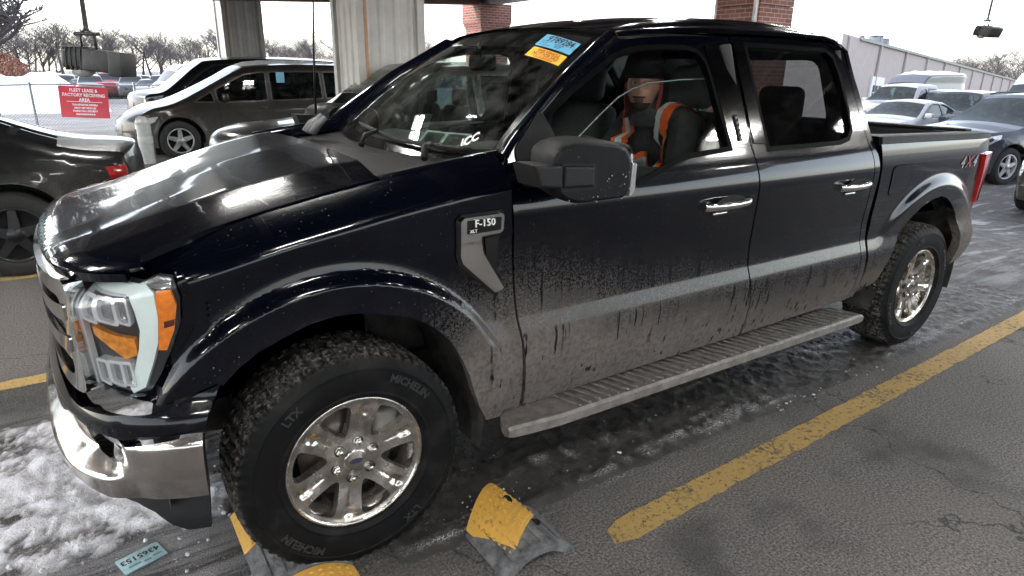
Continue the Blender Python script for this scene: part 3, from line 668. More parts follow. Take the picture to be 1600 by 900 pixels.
g = MB()
for strip in ([(0, a) for a in np.linspace(0, 1, 30)],):
    g.grid([[ws_h(a, t, .002) for _, a in strip] for t in (0, .03, .06)])           # frit band along the bottom
    g.grid([[ws_h(a, t, .002) for _, a in strip] for t in (.955, .98, 1.0)])
for a0, a1 in ((0, .03), (.97, 1)): g.grid([[ws_h(a, t, .003) for a in (a0, a1)] for t in np.linspace(0, 1, 14)])
g.build('windshield_frit', mat('black_frit', (.006, .006, .006), .12, coat=1.), wsh)
for sg in (-1, 1):
    line = [(.613, 1.372), (.645, 1.409), (.70, 1.452), (.768, 1.498), (.85, 1.557), (.932, 1.614), (1.015, 1.66), (1.10, 1.705), (1.18, 1.75), (1.262, 1.795)]
    rows = []
    for i, (s, z) in enumerate(line):
        o = surf(D_cab, .0, -1)(np.array([s]), np.array([z]))[0]; t = i/(len(line)-1); w = ws_pt(0, t*.995+.0)
        w = w+np.array([0, -.004, .004]); m1 = o*.72+w*.28+np.array([-.014, -.016, .022]); m2 = o*.35+w*.65+np.array([-.012, -.010, .022]); i1 = w*.97+o*.03+np.array([.004, .0, -.018])
        c = catmull([o, m1, m2, w], 5); c = np.vstack([c, [i1]]); rows.append([(p[0], p[1]*(-sg), p[2]) for p in c])
    MB().grid(rows).build('windshield_pillar', PAINT, truck, auto=R(60))
bw = lambda y, z: np.stack([2.885+.035*smooth(1.8, 1.3, z)+.03*smooth(1.3, .6, z), y, z], -1)
bwo = [(-.93, .5), (.93, .5), (.965, 1.2), (.93, 1.36), (.745, 1.79), (.68, 1.84), (-.68, 1.84), (-.745, 1.79), (-.93, 1.36), (-.965, 1.2)]
rwo = roundpoly([(-.70, 1.40), (.70, 1.40), (.60, 1.745), (-.60, 1.745)], .07)
panel('cab_back', [bwo, rwo], bw, PAINT, truck, .06, .03, out=(1, 0, 0))
panel('rear_window', [grow(rwo, .01)], lambda y, z: bw(y, z)-np.array([.01, 0, 0]), GLASS, truck, .08, .005, out=(1, 0, 0))

# ---- hood, lip, cowl
front_xy = np.array([p for p in _cc if p[0] < -.2])
def tilted(D, zl=.75, zh=1.12):
    f0 = surf(D, 0)
    def f(s, z):
        P = f0(s, z); P[..., 2] -= TILT*(P[..., 1]+.9)/.9*smooth(zl, zh, z); return P
    return f
def H(x, y):
    x = np.asarray(x, float); y = np.asarray(y, float); ay = np.abs(y)
    rid = smtab([0, .12, .30, .47, .60, .66, .74, .86, 1.0], [.034, .0335, .032, .031, .0300, .0235, .013, .0, -.03], .008)(ay)
    xf = XF(ay); xe = np.where(x < .2, -.60+(x-xf)*(.80/(.20-xf)), x); base = ZE(xe)+rid*smooth(-.62, -.10, xe)*(1-.25*smooth(-.1, .3, x))
    d2 = np.full(x.shape, 9.)
    for p in front_xy: d2 = np.minimum(d2, (x-p[0])**2+(y-p[1])**2)
    d = np.sqrt(d2); k = np.sqrt(np.clip(1-(1-np.clip(d/.065, 0, 1))**2, 0, 1)); 
    return base-TILT*(y+.9)/.9*smooth(.25, -.55, x)-.028*(1-k)
def hood_f(x, y): return np.stack([x+0*y, y+0*x, H(x, y)], -1)
_fr = [p*np.array([1, 1])+n_*-.004 for p, n_ in zip(_cc, _nn) if p[0] < -.53 and -.945 < p[1] < .945]
yb = smtab([-.60, -.5, -.4, -.2, .2, .6], [.925, .90, .872, .862, .856, .852], .04)
side_pts = [(x, -float(yb(x))+.004) for x in (.17, 0, -.2, -.3, -.4, -.47, -.53)]
hood = side_pts+[tuple(p) for p in _fr[::3]]+[(x, -y) for x, y in reversed(side_pts)]+[(.20, .6), (.215, .3), (.22, 0), (.215, -.3), (.20, -.6)]
hd = panel('hood', [hood], hood_f, PAINT, truck, .022, .02, out=(0, 0, 1))
SM = 2*S0
lip = [(-.588, 1.120), (-.588, 1.144), (-.75, 1.144), (SM+.75, 1.144), (SM+.588, 1.144), (SM+.588, 1.122), (SM+.75, 1.122), (S0, 1.118), (-.75, 1.118)]
panel('hood_lip', [lip], tilted(lambda s, z: -.004+.012*(z-1.144)/.04), PAINT, hd, .03, .02, ref=(0, 0, 1.15))
cw = MB(); rows = []
for x in np.linspace(.17, .66, 30):
    row = []
    for y in np.linspace(-.845, .845, 41):
        t = (x-.17)/.45; xx = x-.06*(1-(abs(y)/.845)**2)*t; z = float(ZE(.19))-.028+t*.02+.004*math.sin(x*190)*(.25 < t < .75)*(abs(y) < .75)-.012*math.sin(math.pi*min(1, t)); row.append((xx, y, z))
    rows.append(row)
cw.grid(rows); cw.build('cowl_panel', BLACKP, truck)
for sg in (-1, 1):     # fender tops running back beside the cowl
    rows = []
    for x in np.linspace(.17, .68, 14):
        ze = float(ZE(x)); yy = 1-.13-.01+.0; rows.append([(x, sg*(.862+a), ze+b) for a, b in ((.006, -.006), (-.01, .006), (-.03, .006), (-.05, -.02), (-.055, -.05))])
    MB().grid(rows).build('fender_top', PAINT, truck)
# ---- windshield wipers, antenna
def wiper(a0, t0, a1, t1, piv):
    w = MB(); p = [ws_h(a0+(a1-a0)*k, t0+(t1-t0)*k, .022) for k in np.linspace(0, 1, 9)]
    w.tube(p, [.005]+[.011]*7+[.004], 6); mid = ws_h((a0+a1)/2, (t0+t1)/2, .034); w.tube([piv, (np.array(piv)*.6+mid*.4)+np.array([-.01, 0, .022]), mid], [.014, .012, .008], 6); w.build('wiper', BLACKP, truck)
wiper(.36, .05, .70, .10, (.45, .02, 1.335)); wiper(.10, .035, .44, .06, (.47, -.58, 1.345))
an = MB(); an.lathe([(.022, 0), (.02, .015), (.012, .03), (.006, .05)], 12, c=(.50, .80, 1.375)); an.tube([(.50, .80, 1.41), (.515, .80, 1.75), (.545, .80, 2.16)], [.007, .0055, .004], 6); an.build('radio_antenna', BLACKP, truck)
cl = MB()
for k, (y, q) in enumerate(((.62, .09), (.56, .08), (.67, .07))):
    cl.tube([(.40, y, 1.345), (.43, y-.01, 1.39), (.47, y-.02, 1.345+q)], [.022, .02, .013], 8)
cl.build('hinge_cover', mat('grey_plastic', (.10, .10, .105), .6), truck)

# ---- nose: bumper cover, chrome bumper, air dam, grille, headlights
navy = [(-.392, .806), (-.50, .768), (-.575, .744), (-.66, .735), (-.80, .735), (-1.0, .752), (S0, .765)]
navy_b = [(S0, .66), (-1.05, .655), (-.95, .672), (-.85, .706), (-.74, .682), (-.64, .664), (-.448, .690)]
mirr = lambda pts: [(SM-s, z) for s, z in reversed(pts)]
panel('bumper_cover', [navy+mirr(navy)[1:]+mirr(navy_b)[:-1]+navy_b], surf(lambda s, z: .0+.035*smooth(.80, .70, z), .0), PAINT, truck, .025, .05, ref=(0, 0, .7))
fog = [(-.835, .698), (-.74, .672), (-.645, .655), (-.651, .597), (-.689, .588), (-.76, .60), (-.815, .618)]
ct = [(-.448, .686), (-.64, .660), (-.74, .678), (-.85, .702), (-.95, .668), (-1.05, .651), (S0, .656)]
cb = [(S0, .53), (-1.0, .535), (-.88, .53), (-.80, .515), (-.70, .49), (-.596, .472), (-.458, .470)]
bmp = panel('front_bumper', [ct+mirr(ct)[1:]+mirr(cb)[:-1]+cb, fog, mirr(fog)], surf(D_bump, 0), CHROME_D, truck, .012, .05, ref=(0, 0, .6))
for fg in (fog, mirr(fog)):
    panel('fog_lamp_recess', [grow(fg, .005)], surf(D_bump, -.05), BLACKP, bmp, .03, 0, ref=(0, 0, .6))
    c = np.array(fg).mean(0); fl = [(c[0]+(p[0]-c[0])*.62, c[1]+(p[1]-c[1])*.55) for p in fg]
    panel('fog_lamp', [fl], surf(D_bump, -.02), mat('fog_lens', (.55, .56, .56), .12, .6, coat=1.), bmp, .02, .03, ref=(0, 0, .6))
dam = [(-.462, .482), (-.60, .482), (-.70, .50), (-.80, .525), (-1.0, .545), (S0, .545)]
dam_b = [(S0, .455), (-1.0, .45), (-.80, .44), (-.68, .428), (-.62, .405), (-.57, .365), (-.53, .345), (-.468, .345)]
panel('air_dam', [dam+mirr(dam)[1:]+mirr(dam_b)[:-1]+dam_b], surf(lambda s, z: -.02+.03*smooth(.5, .36, z), 0), BLACKP, truck, .03, .02, ref=(0, 0, .5))
gr_o = [(-.775, .765), (-.785, 1.118), (SM+.785, 1.118), (SM+.775, .765)]
grl = panel('grille', [gr_o], tilted(lambda s, z: 0*z-.045), BLACKP, truck, .05, .01, ref=(0, 0, .9))
GF = lambda h: tilted(lambda s, z: 0*z+h)
fr_o = roundpoly([(-.770, .775), (-.778, 1.120), (SM+.778, 1.120), (SM+.770, .775)], .03); fr_i = roundpoly([(-.812, .825), (-.822, 1.070), (SM+.822, 1.070), (SM+.812, .825)], .03)
panel('grille_surround', [fr_o, fr_i], GF(.012), CHROME, grl, .02, .05, ref=(0, 0, .9))
for zc, hh, off in ((1.022, .024, .016), (.972, .015, .0), (.925, .024, .016), (.875, .015, .0)):
    panel('grille_bar', [roundpoly([(-.80, zc-hh), (-.80, zc+hh), (SM+.80, zc+hh), (SM+.80, zc-hh)], .008)], GF(off), CHROME, grl, .014, .03, ref=(0, 0, .9))
em = MB(); ov = [(.115*math.cos(a), .045*math.sin(a)) for a in np.linspace(0, 2*math.pi, 32, endpoint=False)]
em.prism(ov, lambda u, v, h: surf(lambda s, z: 0*z+.0+h, 0)(np.array([S0+u]), np.array([.95+v]))[0], 0, .012); em.build('grille_badge', mat('badge_blue', (.02, .05, .16), .15, coat=1.), grl)
head = [(-.775, 1.122), (-.666, 1.122), (-.558, 1.116), (-.515, 1.132), (-.478, 1.128), (-.466, 1.066), (-.474, .995), (-.507, .921), (-.556, .837), (-.594, .786), (-.648, .778), (-.768, .800), (-.775, .888)]
drl = [(-.865, 1.116), (-.765, 1.116), (-.67, 1.110), (-.584, 1.110), (-.545, 1.110), (-.525, 1.089), (-.526, 1.016), (-.538, .942), (-.560, .885), (-.598, .805), (-.638, .785),
       (-.645, .800), (-.620, .857), (-.594, .924), (-.580, .981), (-.584, 1.036), (-.592, 1.080), (-.672, 1.088), (-.80, 1.092), (-.85, 1.100)]
amb = [(-.519, 1.094), (-.484, 1.096), (-.474, 1.049), (-.491, .976), (-.519, .918), (-.541, .919), (-.532, .979), (-.527, 1.060)]
for sg in (-1, 1):
    HF = lambda off: surf(D_fend, off, sg)
    hl = panel('headlight', [head], HF(-.012), mat('lamp_housing', (.05, .05, .055), .3, .5, coat=.5, var=.3), truck, .025, .01, ref=CEN)
    panel('light_guide', [drl], HF(.006), DRLM, hl, .014, .02, ref=CEN)
    panel('marker_lamp', [amb], HF(.003), AMBER, hl, .012, .012, ref=CEN)
    panel('marker_reflector', [[(-.515, .985), (-.488, .992), (-.484, 1.01), (-.512, 1.004)]], HF(.006), mat('dark_red', (.10, .02, .01), .3), hl, .02, .006, ref=CEN)
    panel('marker_lens', [[(-.565, 1.112), (-.515, 1.130), (-.480, 1.126), (-.482, 1.100), (-.519, 1.098)]], HF(.002), mat('clear_reflector', (.75, .75, .74), .08, .8), hl, .012, .012, ref=CEN)
    panel('turn_signal', [[(-.735, .985), (-.66, .962), (-.602, .955), (-.602, .905), (-.64, .892), (-.70, .935), (-.735, .958)]], HF(.004), mat('amber_reflector', (.85, .27, .03), .15, .3, coat=1., var=.4, vscale=45), hl, .012, .015, ref=CEN)
    for zz, rows_ in ((1.035, ((-.728, .030), (-.665, .034), (-.617, .020))), (.845, ((-.722, .022), (-.675, .026), (-.640, .018)))):
        for s_, w_ in rows_:
            z0, z1 = zz-.042, zz+.042
            q = roundpoly([(s_-w_, z0+.012), (s_+w_, z0), (s_+w_, z1), (s_-w_, z1)], .01); qi = [(s_+(a-s_)*.72, zz+(b-zz)*.78) for a, b in q]
            pj = panel('projector_frame', [q, qi], HF(.012), mat('satin_bezel', (.85, .85, .86), .18, .6), hl, .012, .025, ref=CEN)
            panel('projector_lens', [qi], HF(-.002), mat('projector_glass', (.22, .22, .23), .05, .3, coat=1., var=.3, vscale=40), pj, .02, 0, ref=CEN)
    panel('lamp_trim', [[(-.775, 1.093), (-.775, .80), (-.764, .80), (-.764, 1.085), (-.60, 1.078), (-.60, 1.086)]], HF(.008), mat('satin_bezel', (.85, .85, .86), .18, .6), hl, .012, .015, ref=CEN)
    panel('headlight_lens', [head], HF(.022), LENS, hl, .02, .02, ref=CEN)

# ---- fender emblem: chrome boomerang over a black letter plate
for sg in (-1, 1):
    emo = [(.385, 1.195), (.398, 1.206), (.545, 1.209), (.553, 1.200), (.550, 1.150), (.540, 1.142), (.462, 1.139), (.474, 1.078), (.572, .930), (.536, .918), (.395, 1.050), (.386, 1.075)]
    bk = panel('emblem_base', [grow(emo, .010)], surf(D_fend, .008, sg), GLOSSB, truck, .02, .012, ref=CEN)
    panel('emblem_chrome', [roundpoly(emo, .008, 3)], surf(D_fend, .022, sg), CHROME, bk, .012, .018, ref=CEN)
    panel('emblem_plate', [roundpoly([(.408, 1.150), (.408, 1.197), (.541, 1.199), (.539, 1.153)], .006)], surf(D_fend, .024, sg), GLOSSB, bk, .02, .003, ref=CEN)
    if sg < 0:
        TX = lambda u0, v0: (lambda u, v, h: surf(D_fend, .027+h, sg)(np.array([u0+u]), np.array([v0+v]))[0])
        text('emblem_lettering', 'F-150', TX(.474, 1.184), .035, WHITET, bk, .002); text('emblem_lettering', 'XLT', TX(.430, 1.160), .015, WHITET, bk, .001)
panel('vent_shadow', [[(.488, 1.125), (.545, 1.128), (.548, .985), (.50, 1.06)]], surf(D_fend, .004, -1), GLOSSB, truck, .02, .003, ref=CEN)

# ---- bed
arch_r = [(3.235, .50), (3.25, .60), (3.285, .70), (3.34, .80), (3.42, .885), (3.50, .94), (3.60, .975), (3.70, .985), (3.78, .965), (3.86, .925), (3.94, .862), (4.01, .775), (4.06, .66), (4.085, .55), (4.09, .49)]
bed = [(3.06, .46), (3.045, .55), (3.012, .72), (3.012, .9), (3.008, 1.05), (2.995, 1.18), (2.968, 1.30), (2.962, 1.322), (3.4, 1.316), (4.315, 1.300), (4.325, 1.215), (4.20, 1.212), (4.235, 1.05), (4.265, .885), (4.385, .888), (4.40, .78), (4.395, .69), (4.30, .585), (4.20, .525)]+list(reversed(arch_r))
tl = [(4.185, 1.207), (4.345, 1.212), (4.385, 1.10), (4.415, .96), (4.405, .893), (4.262, .890), (4.225, 1.05)]
for sg in (-1, 1):
    bs = panel('bed_side', [bed], surf(D_bed, 0, sg), PAINT, truck, .012 if sg < 0 else .03, .05, ref=CEN)
    panel('bed_rail', [[(2.962, 1.325), (3.4, 1.319), (4.318, 1.303), (4.312, 1.330), (3.4, 1.352), (2.965, 1.360)]], surf(D_bed, .006, sg), BLACKP, bs, .03, .02, ref=CEN)
    rows = [[(x, sg*(y), z+np.interp(x, [2.97, 4.31], [1.360, 1.331])) for y, z in ((.958, -.012), (.952, .0), (.86, .004), (.845, -.005), (.845, -.06))] for x in np.linspace(2.968, 4.31, 20)]
    MB().grid(rows).build('bed_rail_cap', BLACKP, bs)
    tlp = panel('tail_light', [tl], surf(D_bed, .022, sg), REDL, truck, .02, .04, ref=CEN)
    panel('reverse_lamp', [[(4.345, .985), (4.378, .985), (4.383, .93), (4.350, .93)]], surf(D_bed, .014, sg), mat('pale_lens', (.55, .50, .48), .15, coat=1.), tlp, .02, .006, ref=CEN)
    panel('fuel_door' if sg < 0 else 'badge_plate', [roundpoly([(3.115, 1.192), (3.295, 1.196), (3.335, 1.10), (3.26, 1.035), (3.125, 1.040)], .03), ] if sg < 0 else [[(3.1, 1.1), (3.12, 1.1), (3.12, 1.12)]], surf(D_bed, .004, sg), PAINT, bs, .03, .006, ref=CEN)
    if sg < 0:
        fo = roundpoly([(3.112, 1.195), (3.298, 1.199), (3.339, 1.10), (3.262, 1.031), (3.122, 1.036)], .03)
        panel('fuel_door_gap', [grow(fo, .004), grow(fo, -.004)], surf(D_bed, .0045, sg), DARK, bs, .03, 0, ref=CEN)
        T4 = lambda u0, v0: (lambda u, v, h: surf(D_bed, .004+h, sg)(np.array([u0+u+.25*v]), np.array([v0+v]))[0])
        GREY4 = mat('decal_grey', (.30, .30, .31), .4)
        text('decal_lettering', '4', T4(3.925, 1.168), .095, GREY4, bs, bold=.002); text('decal_lettering', 'X', T4(4.005, 1.168), .095, mat('decal_red', (.30, .03, .03), .4), bs, bold=.002); text('decal_lettering', '4', T4(4.085, 1.168), .095, GREY4, bs, bold=.002)
    for c, r0 in (((-.03, .42), .545), ((3.665, .44), .56)):
        ln = MB()
        rows = [[(c[0]+r0*math.cos(a)*.98, sg*y, c[1]+r0*math.sin(a)) for y in (.955, .9, .75, .50)] for a in np.linspace(-.25, math.pi-.02, 40)]
        ln.grid(rows); ln.add([(c[0]+r0*math.cos(a)*.98, sg*.50, c[1]+r0*math.sin(a)) for a in np.linspace(-.25, math.pi-.02, 40)], [list(range(40))])
        ln.build('wheel_liner', mat('wheel_liner', (.020, .019, .018), .9, var=.5, vscale=12, vcol=(.045, .042, .04), bump=.4, bscale=60), truck)
tg = panel('tailgate', [[(-.80, .70), (.80, .70), (.80, 1.31), (.5, 1.325), (-.5, 1.325), (-.80, 1.31)]], lambda y, z: np.stack([4.33+.05*smooth(1.35, .9, z)+0*y, y, z], -1), PAINT, truck, .06, .05, out=(1, 0, 0))
t = MB(); t.box((4.30, 0, 1.02), (.05, 1.62, .60), .01)
for y in np.arange(-.72, .73, .12): t.box((4.268, y, 1.02), (.02, .06, .5), .006)
t.box((4.315, 0, 1.335), (.09, 1.64, .022), .008); t.build('tailgate_liner', BLACKP, tg)
b_ = MB(); b_.box((3.65, 0, .86), (1.40, 1.66, .04))
for sg in (-1, 1): b_.box((3.65, sg*.80, 1.08), (1.34, .06, .50))
b_.box((3.00, 0, 1.08), (.05, 1.66, .50))
for y in np.arange(-.7, .71, .14): b_.box((3.65, y, .885), (1.34, .06, .02), .006)
b_.build('bed_liner', BLACKP, truck)
rb = MB(); rb.box((4.42, 0, .62), (.12, 1.5, .17), .03); rb.build('rear_bumper', CHROME_D, truck)
# underside: axles and rails, plus unseen dark boxes added to block light
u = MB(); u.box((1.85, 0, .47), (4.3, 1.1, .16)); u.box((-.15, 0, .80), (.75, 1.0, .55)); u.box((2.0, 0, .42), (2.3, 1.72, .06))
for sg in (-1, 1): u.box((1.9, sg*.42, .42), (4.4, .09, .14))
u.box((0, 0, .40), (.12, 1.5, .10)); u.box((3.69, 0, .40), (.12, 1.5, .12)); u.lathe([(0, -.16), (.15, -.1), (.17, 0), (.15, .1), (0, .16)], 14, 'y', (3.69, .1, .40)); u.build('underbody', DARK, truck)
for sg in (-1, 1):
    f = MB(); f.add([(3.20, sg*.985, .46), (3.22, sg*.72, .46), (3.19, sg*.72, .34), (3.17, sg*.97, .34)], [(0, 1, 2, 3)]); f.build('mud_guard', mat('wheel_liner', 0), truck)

# ---- running boards
STEP = mat('step_aluminium', (.17, .155, .143), .5, .35, var=.35, vscale=22, bump=.3, bscale=140)
for sg in (-1, 1):
    s = MB(); rows = []
    for x, w, dz in ((.575, .06, .006), (.60, .11, .0), (.66, .16, 0), (.80, .185, 0), (2.85, .185, 0), (2.93, .15, 0), (2.97, .09, .006)):
        yo = 1.055; yi = yo-w-.02 if x > .7 else yo-w-.02
        off = .03*max(0, (.75-x)/.2)
        rows.append([(x, sg*(yi+0), .375-dz), (x, sg*(yo-.012-off), .382-dz), (x, sg*(yo-off), .372-dz), (x, sg*(yo-.003-off), .335+dz), (x, sg*(yo-.03-off), .325+dz), (x, sg*(yi), .335+dz)])
    s.grid(rows, closed_v=True, smooth=False); s.add(rows[0], [list(range(6))]); s.add(rows[-1], [list(range(6))]); ro = s.build('running_board', STEP, truck)
    s = MB()
    for k, x in enumerate(np.arange(.86, 2.84, .052)):
        a, b, c, d = (x, .885), (x+.012, .885), (x+.062, 1.035), (x+.050, 1.035)
        s.prism([a, b, c, d], lambda u_, v_, h: (u_, sg*v_, .381+h), 0, .009, bevel=.003)
    s.build('step_tread', mat('tread_rib', (.11, .10, .093), .7, var=.4, vscale=40), ro)
    s = MB()
    for x in (.95, 1.8, 2.65): s.tube([(x, sg*.70, .45), (x, sg*.88, .37)], .022, 8)
    s.build('step_bracket', DARK, ro)
# grime piled on the front end of the step
# ---- door mirror
def make_mirror(sg):
    mr = empty('door_mirror', parent=truck)
    Y = lambda y: y*(-sg)
    # outline seen from the side, lofted outwards
    base = roundpoly([(.560, 1.318), (.560, 1.428), (.60, 1.455), (.68, 1.468), (.84, 1.450), (.892, 1.430), (.912, 1.385), (.912, 1.292), (.882, 1.264), (.67, 1.262), (.605, 1.285)], .035, 5)
    c = base.mean(0); rows = []
    for y, k in ((-1.03, .86), (-1.045, .94), (-1.08, .985), (-1.14, 1.0), (-1.20, .995), (-1.230, .97), (-1.247, .925), (-1.254, .85)):
        rows.append([(c[0]+(y+1.25)*.30+(p[0]-c[0])*k, Y(y), c[1]+(p[1]-c[1])*k) for p in base])
    m = MB(); m.grid(rows, closed_v=True); n = len(base); m.add(rows[0], [list(range(n))]); m.add(rows[-1], [list(range(n))])
    m.build('mirror_shell', mat('mirror_plastic', (.0048, .0048, .0058), .48, spec=.14, var=.25, vscale=30, bump=.15, bscale=450), mr, auto=R(40))
    a = MB()   # arm from the sail patch to the housing
    prof = [(.558, 1.385), (.80, 1.372), (.806, 1.305), (.585, 1.312)]
    ps = lambda u, v, h: (u, Y(-1.245-h), v)
    a.prism([(.492, 1.402), (.598, 1.396), (.598, 1.326), (.515, 1.335)], ps, -.10, .022, bevel=.008); a.prism([(.606, 1.394), (.725, 1.385), (.728, 1.322), (.606, 1.326)], ps, -.14, .022, bevel=.008); a.tube([(.60, Y(-1.16), 1.36), (.76, Y(-.95), 1.36)], .035, 10)
    a.build('mirror_arm', mat('mirror_arm_plastic', (.0045, .0045, .0052), .5, spec=.3, var=.2, bump=.2, bscale=400), mr)
    g_ = MB(); fr = roundpoly([(.600, 1.312), (.600, 1.404), (.742, 1.393), (.745, 1.310)], .012)
    g_.prism(fr, lambda u, v, h: (u, Y(-1.2575+h), v), 0, .02); g_.build('mirror_groove', DARK, mr)
    s = MB(); s.prism(roundpoly([(.893, 1.270), (.916, 1.290), (.920, 1.382), (.899, 1.388)], .008), lambda u, v, h: (u, Y(-1.236-h), v), -.04, .016, bevel=.003); s.build('mirror_signal', mat('clear_reflector', 0), mr)
    q = MB(); q.prism(roundpoly([(-1.23, 1.28), (-1.06, 1.28), (-1.06, 1.44), (-1.22, 1.44)], .03), lambda u, v, h: (.925+h-.25*(u+1.2)*0, Y(u), v), -.01, .0); q.build('mirror_glass', mat('mirror_glass', (.8, .82, .83), .03, 1.), mr)
    sn = MB(); rng = random.Random(4)
    for k in range(60):
        x = rng.uniform(.62, .89); z = rng.uniform(1.262, 1.36) if k < 55 else rng.uniform(1.36, 1.45); r_ = .0008+.0024*rng.random()**2; bm = bmesh.new(); bmesh.ops.create_icosphere(bm, subdivisions=1, radius=r_)
        sn.bm(bm, (x, Y(-1.2545), z))
    sn.build('dried_splashes', mat('salt_splash', (.30, .29, .285), .8), mr) if sg < 0 else None
    panel('mirror_sail', [roundpoly([(.655, 1.285), (.86, 1.27), (.845, 1.40), (.832, 1.46), (.795, 1.535), (.725, 1.47), (.655, 1.41)], .02)], surf(D_cab, .012, sg), BLACKP, mr, .03, .02, ref=CEN)
for sg in (-1, 1): make_mirror(sg)

# ---- wheels
TYRE = None
def tyre_mat():
    m = bpy.data.materials.new('tyre_rubber'); g = NT(m); b = g.b; tc = g.n('TexCoord'); ob = tc.outputs['Object']
    sp = g.n('SeparateXYZ'); g.l(ob, sp.inputs[0]); r = g.math('POWER', g.math('ADD', g.math('MULTIPLY', sp.outputs[0], sp.outputs[0]), g.math('MULTIPLY', sp.outputs[2], sp.outputs[2])), .5)
    n = g.noise(ob, 70, 4, .7); n2 = g.noise(ob, 9, 4, .6); n3 = g.noise(ob, 190, 2, .6)
    salt = g.math('MULTIPLY', g.math('MULTIPLY', g.rng(r, .375, .397), g.rng(n, .42, .62)), g.rng(n2, .32, .60, .25, 1.))
    side = g.math('MULTIPLY', g.rng(n2, .45, .75), .05)
    snow = g.math('MULTIPLY', g.rng(r, .385, .402), g.rng(n3, .66, .72))
    col = g.mix(g.math('ADD', g.math('MULTIPLY', salt, .6), side, True), (.0035, .0035, .004), (.19, .175, .16)); col = g.mix(g.math('MULTIPLY', snow, .7), col, (.65, .65, .65))
    g.l(col, b.inputs['Base Color']); g.l(g.rng(salt, 0, 1, .6, .95), b.inputs['Roughness']); b.inputs['Specular IOR Level'].default_value = .12; return m
TYRE = tyre_mat()
RIM = mat('rim_chrome', (.50, .46, .42), .22, .92, var=.35, vscale=18, rvar=.12, bump=.04, bscale=90)
def build_wheel(parent):
    """outer face towards -y; centre at the origin"""
    w = empty('wheel', parent=parent)
    # tyre: cross-section (radius, y)
    prof = [(.232, -.095), (.243, -.128), (.256, -.137), (.259, -.1405), (.264, -.1405), (.267, -.139), (.290, -.142), (.322, -.1415), (.341, -.1395), (.344, -.142), (.349, -.1415), (.352, -.138), (.368, -.131)]
    tread = [(.384, -.122), (.393, -.112), (.3965, -.100), (.398, -.072), (.3985, -.070), (.399, -.045), (.399, -.042), (.3995, -.016), (.3995, -.012), (.3995, .012), (.3995, .016), (.399, .042), (.399, .045), (.3985, .070), (.398, .072), (.3965, .100), (.393, .112), (.384, .122)]
    back = [(.368, .131), (.322, .1415), (.262, .139), (.232, .095)]
    full = prof+tread+back; NA = 320; rows = []
    for k in range(NA):
        a = 2*math.pi*k/NA; row = []
        for j, (r, y) in enumerate(full):
            ri = j-len(prof); d = 0
            if 0 <= ri < len(tread):
                if r > .39:
                    lane = int((y+.13)//.052); ph = (k+lane*2+(3 if lane % 2 else 0)) % 5
                    d = -.008 if (ph == 0 or (ph == 1 and lane in (0, 4))) else 0
                    if ri in (3, 4, 7, 8, 9, 10, 13, 14) : d -= .006*((k//5+ri) % 2)
                else: d = -.005 if (k % 5) in (0, 1) else .001
            if j == len(prof)-1: d = -.002 if (k % 5) in (0, 1) else .001
            row.append(((r+d)*math.cos(a), y, (r+d)*math.sin(a)))
        rows.append(row)
    m = MB(); m.grid(rows, closed_u=True)
    ty = m.build('tyre', TYRE, w, auto=R(28))
    for body, a0 in (('MICHELIN', 52), ('MICHELIN', 228), ('LTX', 130), ('LTX', 305)):
        def tf(u, v, h, a0=a0):
            rr = .318+v; an = R(a0)-u/.318; return (rr*math.cos(an), -.1435-h, rr*math.sin(an))
        text('sidewall_lettering', body, tf, .038, mat('raised_rubber', (.020, .020, .020), .45), ty, .0015, bold=.0009)
    # rim face: six split spokes
    def yf(r): return np.interp(r, [0, .04, .085, .11, .19, .215, .232, .242], [-.098, -.100, -.092, -.094, -.112, -.112, -.118, -.112])
    win = []
    for k in range(6):
        c = R(48+60*k); p = []
        for r, da in ((.092, 0), (.110, -8.5), (.150, -14), (.190, -16), (.211, -15.5), (.2155, -8), (.2165, 0), (.2155, 8), (.211, 15.5), (.190, 16), (.150, 14), (.110, 8.5)):
            a = c+R(da); p.append((r*math.cos(a), r*math.sin(a)))
        win.append(roundpoly(p, .01, 3))
    def ff(x, z):
        r = np.hypot(x, z); a = np.degrees(np.arctan2(z, x)); d = (a-78+30) % 60-30
        gro = .007*np.exp(-(d/(2.2+.0*r))**2)*smooth(.10, .13, r)*smooth(.222, .205, r)      # groove down the spoke
        pock = .006*smooth(7., 3., np.abs(d))*smooth(.160, .178, r)*smooth(.216, .200, r)
        return np.stack([x, yf(r)+gro*.5+pock, z], -1)
    out = [(.228*math.cos(a), .228*math.sin(a)) for a in np.linspace(0, 2*math.pi, 96, endpoint=False)]
    rim = panel('rim', [out]+win, ff, RIM, w, .0058, .035, out=(0, -1, 0))
    lp = MB(); lp.lathe([(.226, -.113), (.231, -.122), (.238, -.124), (.243, -.118), (.243, -.10), (.225, -.09), (.205, -.06), (.20, .02), (.205, .09)], 72, 'y'); lp.build('rim_barrel', RIM, rim)
    for k in range(6):
        lg = MB(); a = R(78+60*k); lg.lathe([(.0135, -.088), (.0135, -.104), (.011, -.112), (.006, -.115), (0, -.1155)], 6, 'y', (.0685*math.cos(a), 0, .0685*math.sin(a))); lg.build('lug_nut', CHROME, w, auto=R(30))
    lr = MB()
    for k in range(6):
        a = R(78+60*k); lr.lathe([(.0145, -.0935), (.019, -.0975)], 14, 'y', (.0685*math.cos(a), 0, .0685*math.sin(a)))
    lr.build('lug_seats', DARK, rim)
    hc = MB(); hc.lathe([(.043, -.095), (.042, -.104), (.036, -.107), (0, -.108)], 32, 'y'); hc.build('hub_cap', RIM, rim)
